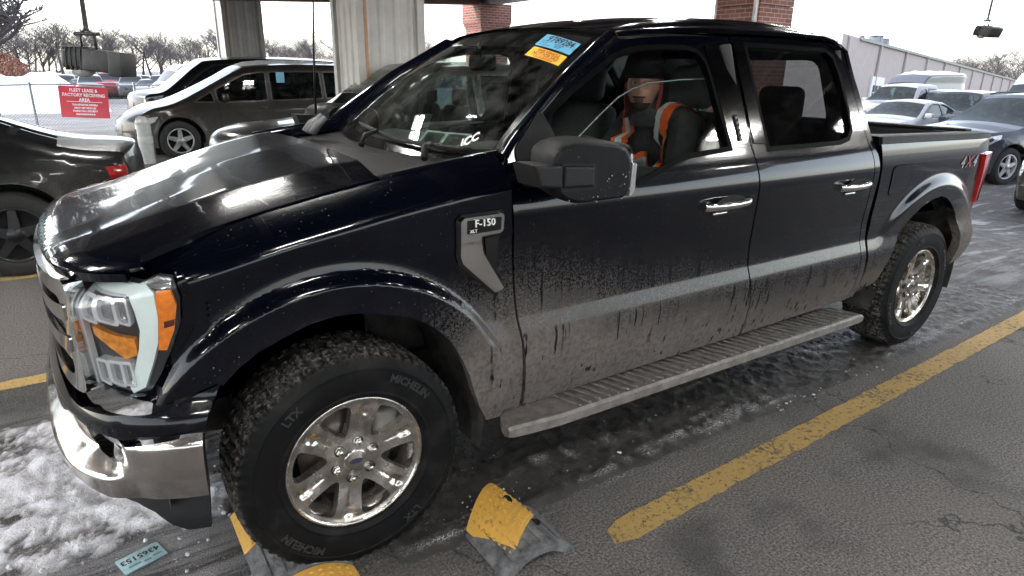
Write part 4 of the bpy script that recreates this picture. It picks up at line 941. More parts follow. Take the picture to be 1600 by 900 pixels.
    ov = MB(); ov.prism([(.024*math.cos(a), .0095*math.sin(a)) for a in np.linspace(0, 2*math.pi, 24, endpoint=False)], lambda u, v, h: (u, -.1075-h, v), 0, .002); ov.build('hub_badge', mat('badge_dark', (.02, .025, .05), .2, coat=1.), rim)
    bd = MB(); bd.lathe([(.0, -.02), (.17, -.02), (.17, .0), (0, .0)], 40, 'y'); bd.build('brake_disc', mat('brake_iron', (.10, .085, .075), .5, .6, var=.3), w)
    cp = MB(); cp.box((.13, -.03, .06), (.10, .09, .17), .02); cp.build('brake_caliper', mat('caliper_grey', (.14, .13, .12), .6, .4), w)
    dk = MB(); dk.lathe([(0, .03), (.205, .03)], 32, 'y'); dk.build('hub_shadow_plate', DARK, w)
    return w
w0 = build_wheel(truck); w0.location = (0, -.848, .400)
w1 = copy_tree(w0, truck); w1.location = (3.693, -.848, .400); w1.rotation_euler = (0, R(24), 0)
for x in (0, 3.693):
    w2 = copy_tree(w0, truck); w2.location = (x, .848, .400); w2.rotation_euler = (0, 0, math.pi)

# ---- cabin
d = MB(); rows = []
for x, z0, z1 in ((.60, .95, 1.31), (.80, .95, 1.33), (.95, .95, 1.345), (1.06, .95, 1.33), (1.12, .95, 1.26), (1.14, .95, 1.10)):
    rows.append([(x, y, z1+.035*math.exp(-((y+.42)/.22)**2)*(x > .75)-.012*abs(y)) for y in np.linspace(-.80, .80, 25)])
rows.append([(1.10, y, .80) for y in np.linspace(-.80, .80, 25)]); d.grid(rows); d.build('dashboard', CABIN, truck, auto=R(40))
sw = MB(); tl_ = R(28)
for k in range(28):
    pass
ring = [];
for k in range(33):
    a = 2*math.pi*k/32; yy, zz = .19*math.cos(a), .19*math.sin(a); ring.append((1.30+zz*math.sin(tl_), -.42+yy, 1.20+zz*math.cos(tl_)))
sw.tube(ring, .016, 8, cap=False)
for a in (0, math.pi, 1.5*math.pi): sw.tube([(1.29, -.42, 1.20), (1.30+.18*math.sin(a)*math.sin(tl_), -.42+.18*math.cos(a), 1.20+.18*math.sin(a)*math.cos(tl_))], .016, 6)
sw.box((1.285, -.42, 1.20), (.06, .15, .12), .025); sw.tube([(1.28, -.42, 1.19), (1.08, -.42, 1.10)], .04, 8); sw.build('steering_wheel', CABIN, truck)
def seat(x, y, name='front_seat', w=.52):
    s = empty(name, (x, y, 0), parent=truck); m = MB(); m.box((-.02, 0, .80), (.54, w, .17), .06, 4); m.build('seat_cushion', SEATM, s)
    m = MB(); m.box((.28, 0, 1.16), (.15, w, .66), .06, 4, rot=Matrix.Rotation(R(12), 3, 'Y')); m.build('seat_back', SEATM, s)
    m = MB(); m.box((.36, 0, 1.60), (.11, .27, .21), .05, 4, rot=Matrix.Rotation(R(6), 3, 'Y'))
    for q in (-.06, .06): m.tube([(.35, q, 1.50), (.33, q, 1.40)], .007, 6)
    m.build('headrest', SEATM, s)
seat(1.72, -.42); seat(1.72, .42)
rs = empty('rear_bench', (2.52, 0, 0), parent=truck); m = MB(); m.box((-.05, 0, .80), (.5, 1.45, .18), .06, 4); m.box((.24, 0, 1.12), (.14, 1.45, .62), .05, 4, rot=Matrix.Rotation(R(8), 3, 'Y')); m.build('bench_seat', SEATM, rs)
m = MB()
for y in (-.45, .45): m.box((.27, y, 1.50), (.10, .28, .21), .05, 4)
m.build('bench_headrest', SEATM, rs)
m = MB(); m.grid([[(x, y, z) for y, z in ((-.66, 1.80), (-.6, 1.835), (0, 1.86), (.6, 1.835), (.66, 1.80))] for x in (1.30, 1.6, 2.2, 2.85)]); m.build('headliner', mat('headliner', (.32, .32, .31), .95), truck)
for sg in (-1, 1):
    m = MB(); m.grid([[(x, sg*.90, z) for x in (.65, 1.3, 1.95, 2.88)] for z in (.45, .9, 1.235)]); m.grid([[(x, sg*y, 1.235) for x in (.65, 1.3, 1.95, 2.88)] for y in (.90, .95)]); m.build('door_trim', CABIN, truck)
    m = MB(); m.tube([(1.90, sg*.72, 1.78), (1.92, sg*.84, 1.4), (1.93, sg*.88, 1.2)], .05, 8); m.build('inner_pillar', CABIN, truck); m = MB(); m.tube([(2.80, sg*.70, 1.78), (2.83, sg*.80, 1.4)], .05, 8); m.build('inner_pillar', CABIN, truck)
m = MB(); m.box((1.12, -.02+.10, 1.70), (.03, .24, .075), .02, 3); m.tube([(1.12, .08, 1.70), (1.10, .08, 1.79)], .01, 6); m.build('rear_view_mirror', BLACKP, truck)
m = MB(); m.box((1.2, 0, .62), (1.2, 1.7, .06)); m.box((2.3, 0, .62), (1.3, 1.7, .06)); m.box((1.45, 0, .92), (.7, .28, .26), .04); m.build('cabin_floor', CABIN, truck)
# ================================================================== other vehicles
CGLASS = mat('car_glass', (.010, .015, .017), .03, coat=0., spec=.55, var=.2)
CGLASS2 = glass_mat('see_through_car_glass', (.40, .47, .47), refl=.9, dust=.03)
CSEAT = mat('car_seat', (.030, .030, .032), .9, var=.3, vscale=30)
CTYRE = mat('car_tyre', (.016, .016, .016), .8, var=.3, vscale=20)
def car_paint(name, col, metal=.3, rough=.28, dust=.25):
    if name in MATS: return MATS[name]
    m = bpy.data.materials.new(name); g = NT(m); b = g.b; ob = g.n('TexCoord').outputs['Object']; sp = g.n('SeparateXYZ'); g.l(ob, sp.inputs[0])
    n = g.noise(ob, 6, 5, .65); n2 = g.noise(ob, 90, 3, .7); low = g.rng(g.math('ADD', sp.outputs[2], g.math('MULTIPLY', g.math('SUBTRACT', n, .5), .4)), 1.0, .3)
    f = g.math('MAXIMUM', g.math('MULTIPLY', low, g.rng(n2, .35, .65, .3, .9)), g.math('MULTIPLY', g.rng(n, .35, .7), dust))
    g.l(g.mix(f, col, (.10, .093, .087)), b.inputs['Base Color']); b.inputs['Metallic'].default_value = metal*.0; b.inputs['Coat Weight'].default_value = .6; b.inputs['Coat IOR'].default_value = 1.36; b.inputs['Specular IOR Level'].default_value = .2; b.inputs['Coat Roughness'].default_value = .05
    g.l(g.rng(f, 0, .8, rough, .8), b.inputs['Roughness']); MATS[name] = m; return m
SPEC = {
 'sedan': dict(L=4.85, hw=.93, belt=.94, tum=.50, wx=(.95, 3.80), r=.345, crown=.05,
   prof=[(.07, .24, 'b'), (.0, .42, 'b'), (.01, .60, 'b'), (.10, .73, 'b'), (.55, .86, 'b'), (1.40, .97, 'g'), (2.15, 1.33, 'b'), (2.45, 1.39, 'b'), (2.95, 1.39, 'b'), (3.35, 1.33, 'g'), (4.20, 1.02, 'b'), (4.72, .95, 'b'), (4.82, .90, 'b'), (4.85, .72, 'b'), (4.83, .5, 'b'), (4.76, .26, 'b')],
   win=[[(1.62, .965), (2.26, 1.285), (2.50, 1.335), (2.88, 1.335), (2.90, .975)], [(2.97, .975), (2.95, 1.335), (3.18, 1.31), (3.45, 1.215), (3.76, 1.04), (3.70, .985)]]),
 'minivan': dict(L=5.15, hw=.99, belt=1.05, tum=.34, wx=(.98, 4.05), r=.36, crown=.05,
   prof=[(.08, .25, 'b'), (0, .45, 'b'), (.02, .62, 'b'), (.10, .74, 'b'), (.50, .93, 'b'), (1.05, 1.07, 'g'), (2.10, 1.60, 'b'), (2.45, 1.70, 'b'), (3.30, 1.75, 'b'), (4.30, 1.74, 'b'), (4.75, 1.68, 'g'), (5.05, 1.18, 'b'), (5.12, 1.0, 'b'), (5.15, .65, 'b'), (5.08, .28, 'b')],
   win=[[(1.30, 1.06), (1.62, 1.24), (1.66, 1.05)], [(1.72, 1.05), (1.70, 1.28), (2.25, 1.545), (2.55, 1.60), (2.66, 1.60), (2.64, 1.07)], [(2.72, 1.07), (2.74, 1.605), (3.75, 1.62), (3.74, 1.10)], [(3.82, 1.10), (3.83, 1.62), (4.55, 1.585), (4.75, 1.25), (4.70, 1.14)]]),
 'suv': dict(L=4.95, hw=.97, belt=1.08, tum=.36, wx=(.95, 3.85), r=.375, crown=.05,
   prof=[(.09, .28, 'b'), (0, .5, 'b'), (.01, .75, 'b'), (.07, .93, 'b'), (.35, 1.02, 'b'), (1.30, 1.13, 'g'), (2.05, 1.60, 'b'), (2.35, 1.68, 'b'), (3.20, 1.705, 'b'), (4.20, 1.66, 'b'), (4.50, 1.60, 'g'), (4.78, 1.18, 'b'), (4.88, 1.0, 'b'), (4.95, .62, 'b'), (4.86, .30, 'b')],
   win=[[(1.58, 1.10), (2.15, 1.52), (2.40, 1.60), (2.72, 1.61), (2.72, 1.12)], [(2.80, 1.12), (2.80, 1.61), (3.50, 1.60), (3.62, 1.14)], [(3.70, 1.15), (3.60, 1.59), (4.15, 1.56), (4.42, 1.30), (4.35, 1.18)]]),
 'tall': dict(L=5.0, hw=.99, belt=1.10, tum=.26, wx=(.95, 3.95), r=.38, crown=.05,
   prof=[(.09, .30, 'b'), (0, .5, 'b'), (.01, .80, 'b'), (.06, 1.0, 'b'), (.25, 1.08, 'b'), (.72, 1.17, 'g'), (1.40, 1.68, 'b'), (1.75, 1.80, 'b'), (3.0, 1.85, 'b'), (4.4, 1.82, 'b'), (4.7, 1.74, 'g'), (4.92, 1.20, 'b'), (4.98, 1.0, 'b'), (5.0, .62, 'b'), (4.92, .30, 'b')],
   win=[[(1.02, 1.14), (1.50, 1.55), (1.75, 1.70), (2.35, 1.72), (2.35, 1.16)], [(2.43, 1.16), (2.43, 1.72), (3.40, 1.72), (3.42, 1.18)], [(3.50, 1.18), (3.50, 1.72), (4.35, 1.68), (4.55, 1.25)]]),
 'pickup': dict(L=5.7, hw=1.0, belt=1.22, tum=.36, wx=(.98, 4.55), r=.40, crown=.05,
   prof=[(.10, .40, 'b'), (0, .60, 'b'), (.0, .95, 'b'), (.06, 1.10, 'b'), (.35, 1.18, 'b'), (1.50, 1.28, 'g'), (2.15, 1.78, 'b'), (2.45, 1.87, 'b'), (3.40, 1.88, 'b'), (3.68, 1.80, 'g'), (3.76, 1.32, 'b'), (3.80, 1.29, 'b'), (5.62, 1.30, 'b'), (5.70, 1.22, 'b'), (5.70, .70, 'b'), (5.62, .48, 'b')],
   win=[[(1.78, 1.26), (2.30, 1.70), (2.70, 1.76), (2.70, 1.27)], [(2.80, 1.27), (2.80, 1.76), (3.45, 1.74), (3.55, 1.30)]]),
 'van': dict(L=5.9, hw=1.0, belt=1.30, tum=.13, wx=(.95, 4.65), r=.37, crown=.07,
   prof=[(.10, .30, 'b'), (0, .5, 'b'), (.02, .85, 'b'), (.12, 1.02, 'b'), (.75, 1.30, 'g'), (1.40, 1.98, 'b'), (1.75, 2.28, 'b'), (2.40, 2.40, 'b'), (5.50, 2.45, 'b'), (5.78, 2.36, 'b'), (5.86, 1.5, 'b'), (5.9, .6, 'b'), (5.85, .35, 'b')],
   win=[[(1.05, 1.32), (1.55, 1.86), (2.05, 1.90), (2.05, 1.32)]]),
}
def car(kind, loc, rz, paint, name, label, cat, group=None, detail=1, rim=(.45, .45, .46), roof=None, snow=0., spokes=5, wheel_dark=False):
    S = SPEC[kind]; L, hw, belt, tum, r = S['L'], S['hw'], S['belt'], S['tum'], S['r']; prof = S['prof']
    t = thing(name, label, cat, loc, rz, group)
    px = np.array([p[0] for p in prof]); pz = np.array([p[1] for p in prof]); i0 = int(np.argmin(px)); i1 = int(np.argmax(px))
    top = catmull(np.c_[px, pz], 6); tops = top[np.argmin(top[:, 0]):np.argmax(top[:, 0])+1]; tops = tops[np.argsort(tops[:, 0])]
    zt = lambda x: np.interp(x, tops[:, 0], tops[:, 1])
    zz = smtab([0, .25, .40, .55, .72, belt-.16, belt, belt+.7], [-.10, -.045, -.015, .0, .0, -.005, -.05, -.05-.7*tum], .03)
    def wid(x, z):
        tp = -.17*np.clip(1-x/1.1, 0, 1)**2.2-.13*np.clip(1-(L-x)/1.0, 0, 1)**2.2
        e = np.clip(1-(zt(x)-z)/.11, 0, 1.2); return hw+tp+zz(z)-.055*e*e+flare_c(x, z)
    def flare_c(x, z): return sum(.022*smooth(r+.17, r+.11, np.hypot(x-c, z-r)) for c in S['wx'])
    def bx(x, k): return x+k*(.26*np.clip(1-x/1.0, 0, 1)**2-.16*np.clip(1-(L-x)/.9, 0, 1)**2)
    def sf(sg, off=0.): return lambda x, z: np.stack([bx(x, 1.)-0*z, sg*(wid(x, z)+off), z+0*x], -1)
    low = []
    for c in reversed(S['wx']):
        low += [(c+(r+.075)*math.cos(a), max(.24, r+(r+.075)*math.sin(a))) for a in np.linspace(-.32, math.pi+.32, 22)]
    side = [tuple(p) for p in top]+[(prof[-1][0]-.05, prof[-1][1])]+low
    glz = CGLASS2 if detail and kind in ('sedan', 'suv', 'pickup', 'minivan') else CGLASS
    sp = .07 if detail else .14; ref = (L/2, 0, .7)
    for sg in (-1, 1):
        panel('body_side', [side]+[roundpoly(w, .04, 3) for w in S['win']], sf(sg), paint, t, sp, .03, ref=ref)
        for w in S['win']: panel('window', [grow(roundpoly(w, .04, 3), .012)], sf(sg, -.014), glz, t, .12, 0, ref=ref)
        if detail:
            trim = MATS.get('car_trim') or mat('car_trim', (.012, .012, .013), .35)
            for w in S['win']: panel('window_trim', [grow(roundpoly(w, .04, 3), .016), grow(roundpoly(w, .04, 3), -.010)], sf(sg, .004), trim, t, .12, .006, ref=ref)
            ws_ = S['win']; seams = [max(p[0] for p in w)+.035 for w in ws_ if len(w) > 3][:-1]+[ws_[0 if len(ws_[0]) > 3 else 1][0][0]-.0]
            for x in seams: panel('door_seam', [[(x-.005, .30), (x+.005, .30), (x+.005, belt-.03), (x-.005, belt-.03)]], sf(sg, .003), DARKC, t, .1, 0, ref=ref)
            for w in [q for q in ws_ if len(q) > 3][:2]:
                x1 = max(p[0] for p in w); h = MB(); P = sf(sg)(np.array([x1-.14]), np.array([belt-.11]))[0]; h.box(P+np.array([0, sg*.018, 0]), (.17, .03, .026), .010); h.build('door_handle', paint, t)
        m = MB(); xm = S['win'][0][0][0]+(.12 if kind != 'minivan' else .55); zm = belt+.09; P = sf(sg)(np.array([xm]), np.array([belt]))[0]
        m.box((P[0]-.02, P[1]+sg*.12, zm), (.10, .22, .14), .035, 3); m.tube([(P[0], P[1]-sg*.01, belt), (P[0]-.01, P[1]+sg*.08, zm-.04)], .025, 6); m.build('side_mirror', paint, t)
        # lamps wrapped round the corners
        zl = [p[1] for p in prof if p[0] < .12][-1]-.02
        panel('headlight', [[(.03, zl-.13), (.06, zl-.01), (.20, zl+.04), (.62, zl+.085), (.55, zl-.0), (.22, zl-.12)]], sf(sg, .006), mat('headlight_lens', (.50, .52, .53), .08, .2, coat=1., var=.4, vscale=20), t, .08, .012, ref=ref)
        zr_ = [p for p in prof if p[0] > L-.16 and p[1] > .8][-1][1] if kind != 'van' else 1.2
        panel('tail_light', [[(L-.05, zr_-.17), (L-.05, zr_-.05), (L-.28, zr_-.06), (L-.24, zr_-.15)]], sf(sg, .006), mat('tail_red', (.20, .010, .010), .12, coat=1., var=.3, vscale=20), t, .08, .012, ref=ref)
    # skin across the car, segment by segment
    def strip(a, b, nv=11):
        rows = []
        for x, z in np.c_[np.linspace(a[0], b[0], 5), np.linspace(a[1], b[1], 5)]: rows.append(row(x, z, nv))
        return rows
    def row(x, z, nv=11):
        w = float(wid(np.array(x), np.array(z))); o = []
        for k in np.linspace(-1, 1, nv):
            cr = S['crown']*(1-k*k)*float(smooth(.55, .95, z)); o.append((float(bx(np.array(x), k*k)), w*k, z+cr))
        return o
    runs = []; pts6 = 6
    for i in range(len(prof)-1):
        kind_ = prof[i][2]; seg = top[i*pts6:(i+1)*pts6+1]; (runs[-1][1].extend(seg[1:]) if runs and runs[-1][0] == kind_ else runs.append([kind_, list(seg)]))
    first_g = True
    for kd, pts in runs:
        g = MB(); g.grid([row(x, z) for x, z in pts])
        if kd == 'g':
            ob = g.build('windshield' if first_g else 'rear_window', glz, t, auto=R(35)); first_g = False
        else: g.build('body_panel' if not (roof and pts[0][1] > belt+.2) else 'roof_panel', roof if (roof and pts[0][1] > belt+.2) else paint, t, auto=R(35))
    if glz is CGLASS2:
        w0 = S['win'][0 if len(S['win'][0]) > 3 else 1]; xs_ = min(p[0] for p in w0)+.95
        for xx in (xs_, xs_+.95) if kind != 'pickup' else (xs_, xs_+.85):
            for sg in (-1, 1):
                g = MB(); g.box((xx-.15, sg*.38, .62), (.5, .50, .18), .05); g.box((xx+.14, sg*.38, belt-.13), (.14, .48, .62), .05, rot=Matrix.Rotation(R(10), 3, 'Y')); g.box((xx+.22, sg*.38, belt+.27), (.10, .26, .19), .04); g.build('seat', CSEAT, t)
        g = MB(); g.box((xs_-.80, 0, belt-.14), (.40, 1.45*hw, .16), .05); g.box((xs_-.6, 0, .40), (2.8, 1.5*hw, .1)); st_ = [(xs_-.52+.15*math.cos(a)*.4, .38+.17*math.sin(a), belt-.02+.16*math.cos(a)) for a in np.linspace(0, 2*math.pi, 17)]; g.tube(st_, .014, 5, cap=False); g.build('dashboard', CSEAT, t)
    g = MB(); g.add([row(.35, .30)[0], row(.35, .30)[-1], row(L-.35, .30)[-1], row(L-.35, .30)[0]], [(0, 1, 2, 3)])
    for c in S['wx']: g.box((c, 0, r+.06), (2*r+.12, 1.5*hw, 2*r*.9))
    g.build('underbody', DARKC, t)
    # nose
    zl = [p[1] for p in prof if p[0] < .12][-1]; wn = float(wid(np.array(.02), np.array(.6)))
    g = MB()
    def nose(y, z, o=.006):
        x = float(np.interp(z, pz[:4], px[:4])); k = y/wn; return (float(bx(np.array(x), k*k))-o, y, z)
    g.grid([[nose(y, z) for y in np.linspace(-wn*.55, wn*.55, 9)] for z in np.linspace(zl-.26, zl-.06, 4)]); g.grid([[nose(y, z) for y in np.linspace(-wn*.7, wn*.7, 9)] for z in np.linspace(.30, .42, 3)]); g.build('front_grille', mat('car_trim', (.012, .012, .013), .35), t)
    RM = mat('car_rim_dark' if wheel_dark else 'car_rim', (.03, .03, .032) if wheel_dark else rim, .3, .6, var=.2)
    for c in S['wx']:
        for sg in (-1, 1):
            w = empty('wheel', (c, sg*(hw-.125), r), parent=t); y0 = -1
            g = MB(); g.lathe([(r*.63, -.10), (r*.70, -.112), (r*.88, -.11), (r*.98, -.09), (r, -.05), (r, .08), (r*.9, .11), (r*.6, .1)], 40, 'y'); g.build('tyre', CTYRE, w)
            g = MB(); nsp = spokes
            for k in range(nsp):
                a = 2*math.pi*k/nsp+.3; ca, sa = math.cos(a), math.sin(a); hw_ = .045
                P = []
                for q, d, y in ((.05, .05, -.105), (r*.62, .032, -.098)): P.append([(q*ca-d*sa*s_, y+e, q*sa+d*ca*s_) for s_, e in ((-1, .03), (-.8, 0), (.8, 0), (1, .03))])
                g.grid(P, smooth=False)
            g.lathe([(.0, -.11), (.06, -.108), (.07, -.08)], 16, 'y'); g.lathe([(r*.58, -.085), (r*.60, -.105), (r*.645, -.108), (r*.645, -.06), (r*.58, -.03)], 36, 'y'); g.build('rim', RM, w)
            g = MB(); g.lathe([(0, -.035), (r*.6, -.035)], 28, 'y'); g.build('brake_disc', DARKC, w)
            if sg > 0: w.rotation_euler = (0, 0, math.pi)
    if snow:
        sm = MATS.get('roof_snow') or mat('roof_snow', (.72, .73, .76), .9, bump=.4, bscale=25)
        g = MB(); xs_ = np.linspace(S['prof'][6][0]+.1, L-.9, 18); rows = []
        for x in xs_:
            rr = []
            for k in np.linspace(-.86, .86, 13):
                w = float(wid(np.array(x), np.array(zt(x)))); e = min(1, 3*(1-abs(k)/.86))*min(1, 4*min(x-xs_[0], xs_[-1]-x)); rr.append((x, w*k, float(zt(x))+S['crown']*(1-k*k)+snow*e*(.6+.8*noise.noise((x*2.3, k*2, 1.7)))-.01*(1-e)))
            rows.append(rr)
        g.grid(rows); tag(g.build('roof_snow', sm, t))
    return t
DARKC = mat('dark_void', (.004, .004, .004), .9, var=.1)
def at(px, D):
    """ground point on the sight line through picture column px at distance D along the optical axis"""
    xr = (px-800)/FPX*D; return (-.636+xr*math.cos(YAW)+D*math.sin(YAW), -2.844-xr*math.sin(YAW)+D*math.cos(YAW))
BLK = car_paint('black_car_paint', (.0035, .0038, .0045), dust=.03); BRN = car_paint('brown_car_paint', (.017, .0145, .0125), dust=.05); DGR = car_paint('dark_green_paint', (.005, .007, .0065), dust=.04)
WHT = car_paint('white_car_paint', (.27, .27, .285), dust=.10); SLV = car_paint('silver_paint', (.12, .125, .135), dust=.2); BLU = car_paint('slate_blue_paint', (.030, .034, .048), dust=.06); GRY = car_paint('van_grey_paint', (.065, .07, .09), dust=.15); RED = car_paint('red_car_paint', (.33, .03, .035), dust=.15)
car('sedan', (-4.92, 4.52, 0), 0, BLK, 'black_sedan', 'low black sedan with dark wheels, its tail showing left of the truck nose', 'car', wheel_dark=True)
car('suv', (.55, 4.62, 0), 0, BRN, 'dark_crossover', 'dark crossover just past the truck hood, its windshield in front of the nearer steel pillar', 'car')
mv = car('minivan', (.12, 11.95, -.05), 0, BRN, 'brown_minivan', 'dirty brown minivan in profile with a blue window tag, behind the truck antenna', 'minivan', snow=.05)
tgm = MB(); tgm.box((2.95, -.80, 1.50), (.16, .012, .20), .004); tgm.build('window_tag', mat('tag_blue', (.16, .36, .52), .6), mv)
car('tall', (.55, 14.45, tz(3, 14.4)), 0, DGR, 'dark_suv', 'tall dark SUV beyond the brown minivan, only its roof and nose showing', 'car')
# ---- behind the truck, to the right
def park(kind, px, D, paint, name, label, cat, off=1.7, rz=0., group='cars parked behind the truck bed', **kw):
    x, y = at(px, D); x -= off; return car(kind, (x, y, tz(x+2, y)), rz, paint, name, label, cat, group, **kw)
v = park('suv', 1497, 14.6, BLU, 'slate_suv', 'slate blue SUV with roof rails and a yellow windshield tag behind the tailgate', 'car', rz=R(-15))
for sg in (-1, 1):
    g = MB(); pts = [(x, sg*.66, 1.70+.055*math.sin(math.pi*(x-2.2)/2.2)**.4) for x in np.linspace(2.2, 4.4, 12)]; g.tube(pts, .018, 6); g.build('roof_rail', mat('car_trim', 0), v)
g = MB(); g.add([(1.93, -.56, 1.53), (1.93, -.36, 1.535), (2.02, -.36, 1.60), (2.02, -.56, 1.595)], [(0, 1, 2, 3)]); o_ = g.build('windshield_tag', mat('tag_yellow', (.75, .55, .04), .6), v); o_.location = (-.055, 0, .05)
x, y = at(1552, 9.9); car('sedan', (x, y-.95, tz(x+1, y)), 0, DGR, 'dark_sedan', 'dark sedan cut off by the right edge of the photo, only its nose showing', 'car', 'cars parked behind the truck bed')
park('sedan', 1372, 20.5, WHT, 'white_sedan', 'white sedan just above the far end of the truck bed', 'car')
park('pickup', 1362, 26, WHT, 'white_pickup', 'white crew cab pickup parked between the white sedan and the grey van', 'pickup truck')
park('van', 1385, 33, GRY, 'grey_van', 'grey high roof cargo van with snow on its roof, near the beige building', 'van', snow=.10)
park('suv', 1452, 21.5, BLK, 'black_suv', 'black SUV facing the camera, parked right of the white sedan', 'car')
park('suv', 1418, 25.5, SLV, 'silver_suv', 'silver SUV half hidden between the grey van and the black SUV', 'car')
park('suv', 1530, 24, BLK, 'black_suv', 'black SUV whose roof shows just above the slate blue SUV', 'car', detail=0)
park('van', 1590, 22, WHT, 'white_minibus', 'white van at the right edge with its roof above the parked SUVs', 'van', detail=0)
park('pickup', 1560, 34, WHT, 'white_truck', 'white truck farthest right in the row below the beige building', 'pickup truck', detail=0, snow=.08)
park('sedan', 1490, 31, SLV, 'silver_sedan', 'small silver sedan in the back row below the beige building', 'car', detail=0)
park('suv', 1556, 19, BLK, 'black_suv', 'black SUV just right of the slate blue SUV with its roof in view', 'car')
park('sedan', 1440, 29, BLK, 'black_sedan', 'black sedan in the back row in front of the grey van', 'car', detail=0)
park('suv', 1588, 28, SLV, 'silver_suv', 'silver SUV at the right edge in the back row near the warehouse', 'car', detail=0)
# ---- far lot on the left: prototypes, then copies
cols = {'white': WHT, 'silver': SLV, 'black': BLK, 'red': RED, 'blue': BLU}
proto = {}
rng = random.Random(11); n_ = 0
row = [('white', 'suv'), ('silver', 'sedan'), ('blue', 'suv'), ('white', 'sedan'), ('silver', 'suv'), ('black', 'sedan'), ('white', 'suv'), ('red', 'pickup'), ('white', 'pickup'), ('silver', 'suv'), ('white', 'sedan'), ('black', 'suv'), ('white', 'suv'), ('silver', 'sedan')]
for ri, (D, p0, step) in enumerate(((52, 40, 20.5), (66, 46, 17.5), (82, 54, 15.))):
    for i in range(14):
        c, k = row[(i+ri*5) % len(row)]
        if ri == 0 and (c == 'red'): k = 'pickup'
        x, y = at(p0+step*i, D+rng.uniform(-1, 1)); rz = R(90+rng.uniform(-6, 6)-8); lab = '%s %s parked in the far lot beyond the fence, row %s' % (c, k, ('nearest the fence', 'in the middle', 'nearest the trees')[ri])
        lab = lab.replace('row in', 'row in')
        if (c, k) not in proto:
            o = proto[(c, k)] = car(k, (x, y, tz(x, y)), rz, cols[c], 'parked_car', lab, 'car', 'cars parked in the far lot', detail=0)
        else:
            o = copy_tree(proto[(c, k)]); o.location = (x, y, tz(x, y)); o.rotation_euler = (0, 0, rz); o['label'] = lab
x, y = at(255, 46); car('van', (x, y, tz(x, y)), R(20), WHT, 'white_van', 'long white van in the far lot, above the red sign and left of the minivans', 'van', detail=0)

# ================================================================== building on the right
b0 = at(1316, 42); bz = -1.4
bd = thing('warehouse', 'long low beige metal warehouse with downpipes behind the parked cars', 'building', (b0[0], b0[1], bz)); bd.rotation_euler = (0, R(2.1), R(90)-1.337)
WALL = mat('beige_wall', (.40, .345, .33), .75, var=.06, vscale=2); WTRIM = mat('wall_trim', (.36, .33, .31), .6)
zt_ = 5.05; g = MB(); P = []
for i, u in enumerate(np.arange(-5, 95, .15)): P.append([(u, .02*(i % 2), 0), (u, .02*(i % 2), zt_)])
g.grid(P, smooth=False); g.add([(-5, 0, zt_), (95, 0, zt_), (95, 22, zt_+1.2), (-5, 22, zt_+1.2), (-5, 0, 0), (-5, 22, 0)], [(0, 1, 2, 3), (0, 4, 5, 3)]); g.build('wall', WALL, bd, normals=False)
g = MB(); g.box((46.5, -.06, zt_-.06), (97, .18, .16)); g.build('roof_trim', mat('roof_trim_green', (.17, .19, .17), .5), bd)
for u in np.arange(-4, 90, 6.2):
    g = MB(); g.box((u, -.08, zt_/2), (.14, .12, zt_)); g.build('downpipe', WTRIM, bd)
for u, w, h in ((2.8, 2.4, 3.0), (14.2, 1.2, 2.6), (18.6, 2.6, 3.0), (27, 2.4, 2.4), (36, 2.4, 2.6)):
    g = MB(); g.box((u, -.05, h/2), (w+.3, .12, h+.15)); dr = g.build('door_frame', mat('door_white', (.66, .66, .66), .5), bd)
    g = MB(); g.box((u, -.12, h*.55), (w*.8, .04, h*.6)); g.build('door_glazing', CGLASS, dr)
    g = MB(); g.box((u, -.145, h*.55), (w*.82, .03, .06)); g.box((u, -.147, h*.70), (w*.82, .03, .06)); g.box((u, -.149, h*.55), (.06, .03, h*.6)); g.build('mullion', mat('door_white', 0), dr)
g = MB(); g.box((27, -.20, 1.9), (1.9, .08, .9)); g.build('orange_panel', mat('sign_orange', (.45, .16, .07), .6), bd)
for u, h, w in ((11.6, 1.0, .35), (13.2, .9, .35), (15.2, 1.3, .9), (17., 1.2, .9)):
    g = MB(); g.box((u, 4, zt_+.2+h/2), (w, w, h), .04); g.lathe([(w*.6, h+.2), (w*.62, h+.26), (0, h+.34)], 12, c=(u, 4, zt_)); g.build('roof_vent', mat('vent_grey', (.09, .10, .135), .5), bd)
g = MB(); g.tube([(26, -.05, 4.0), (26, -.6, 4.1), (26, -.7, 4.0)], .04, 6); g.box((26, -.7, 3.95), (.3, .3, .12), .03); g.build('wall_lamp', WTRIM, bd)

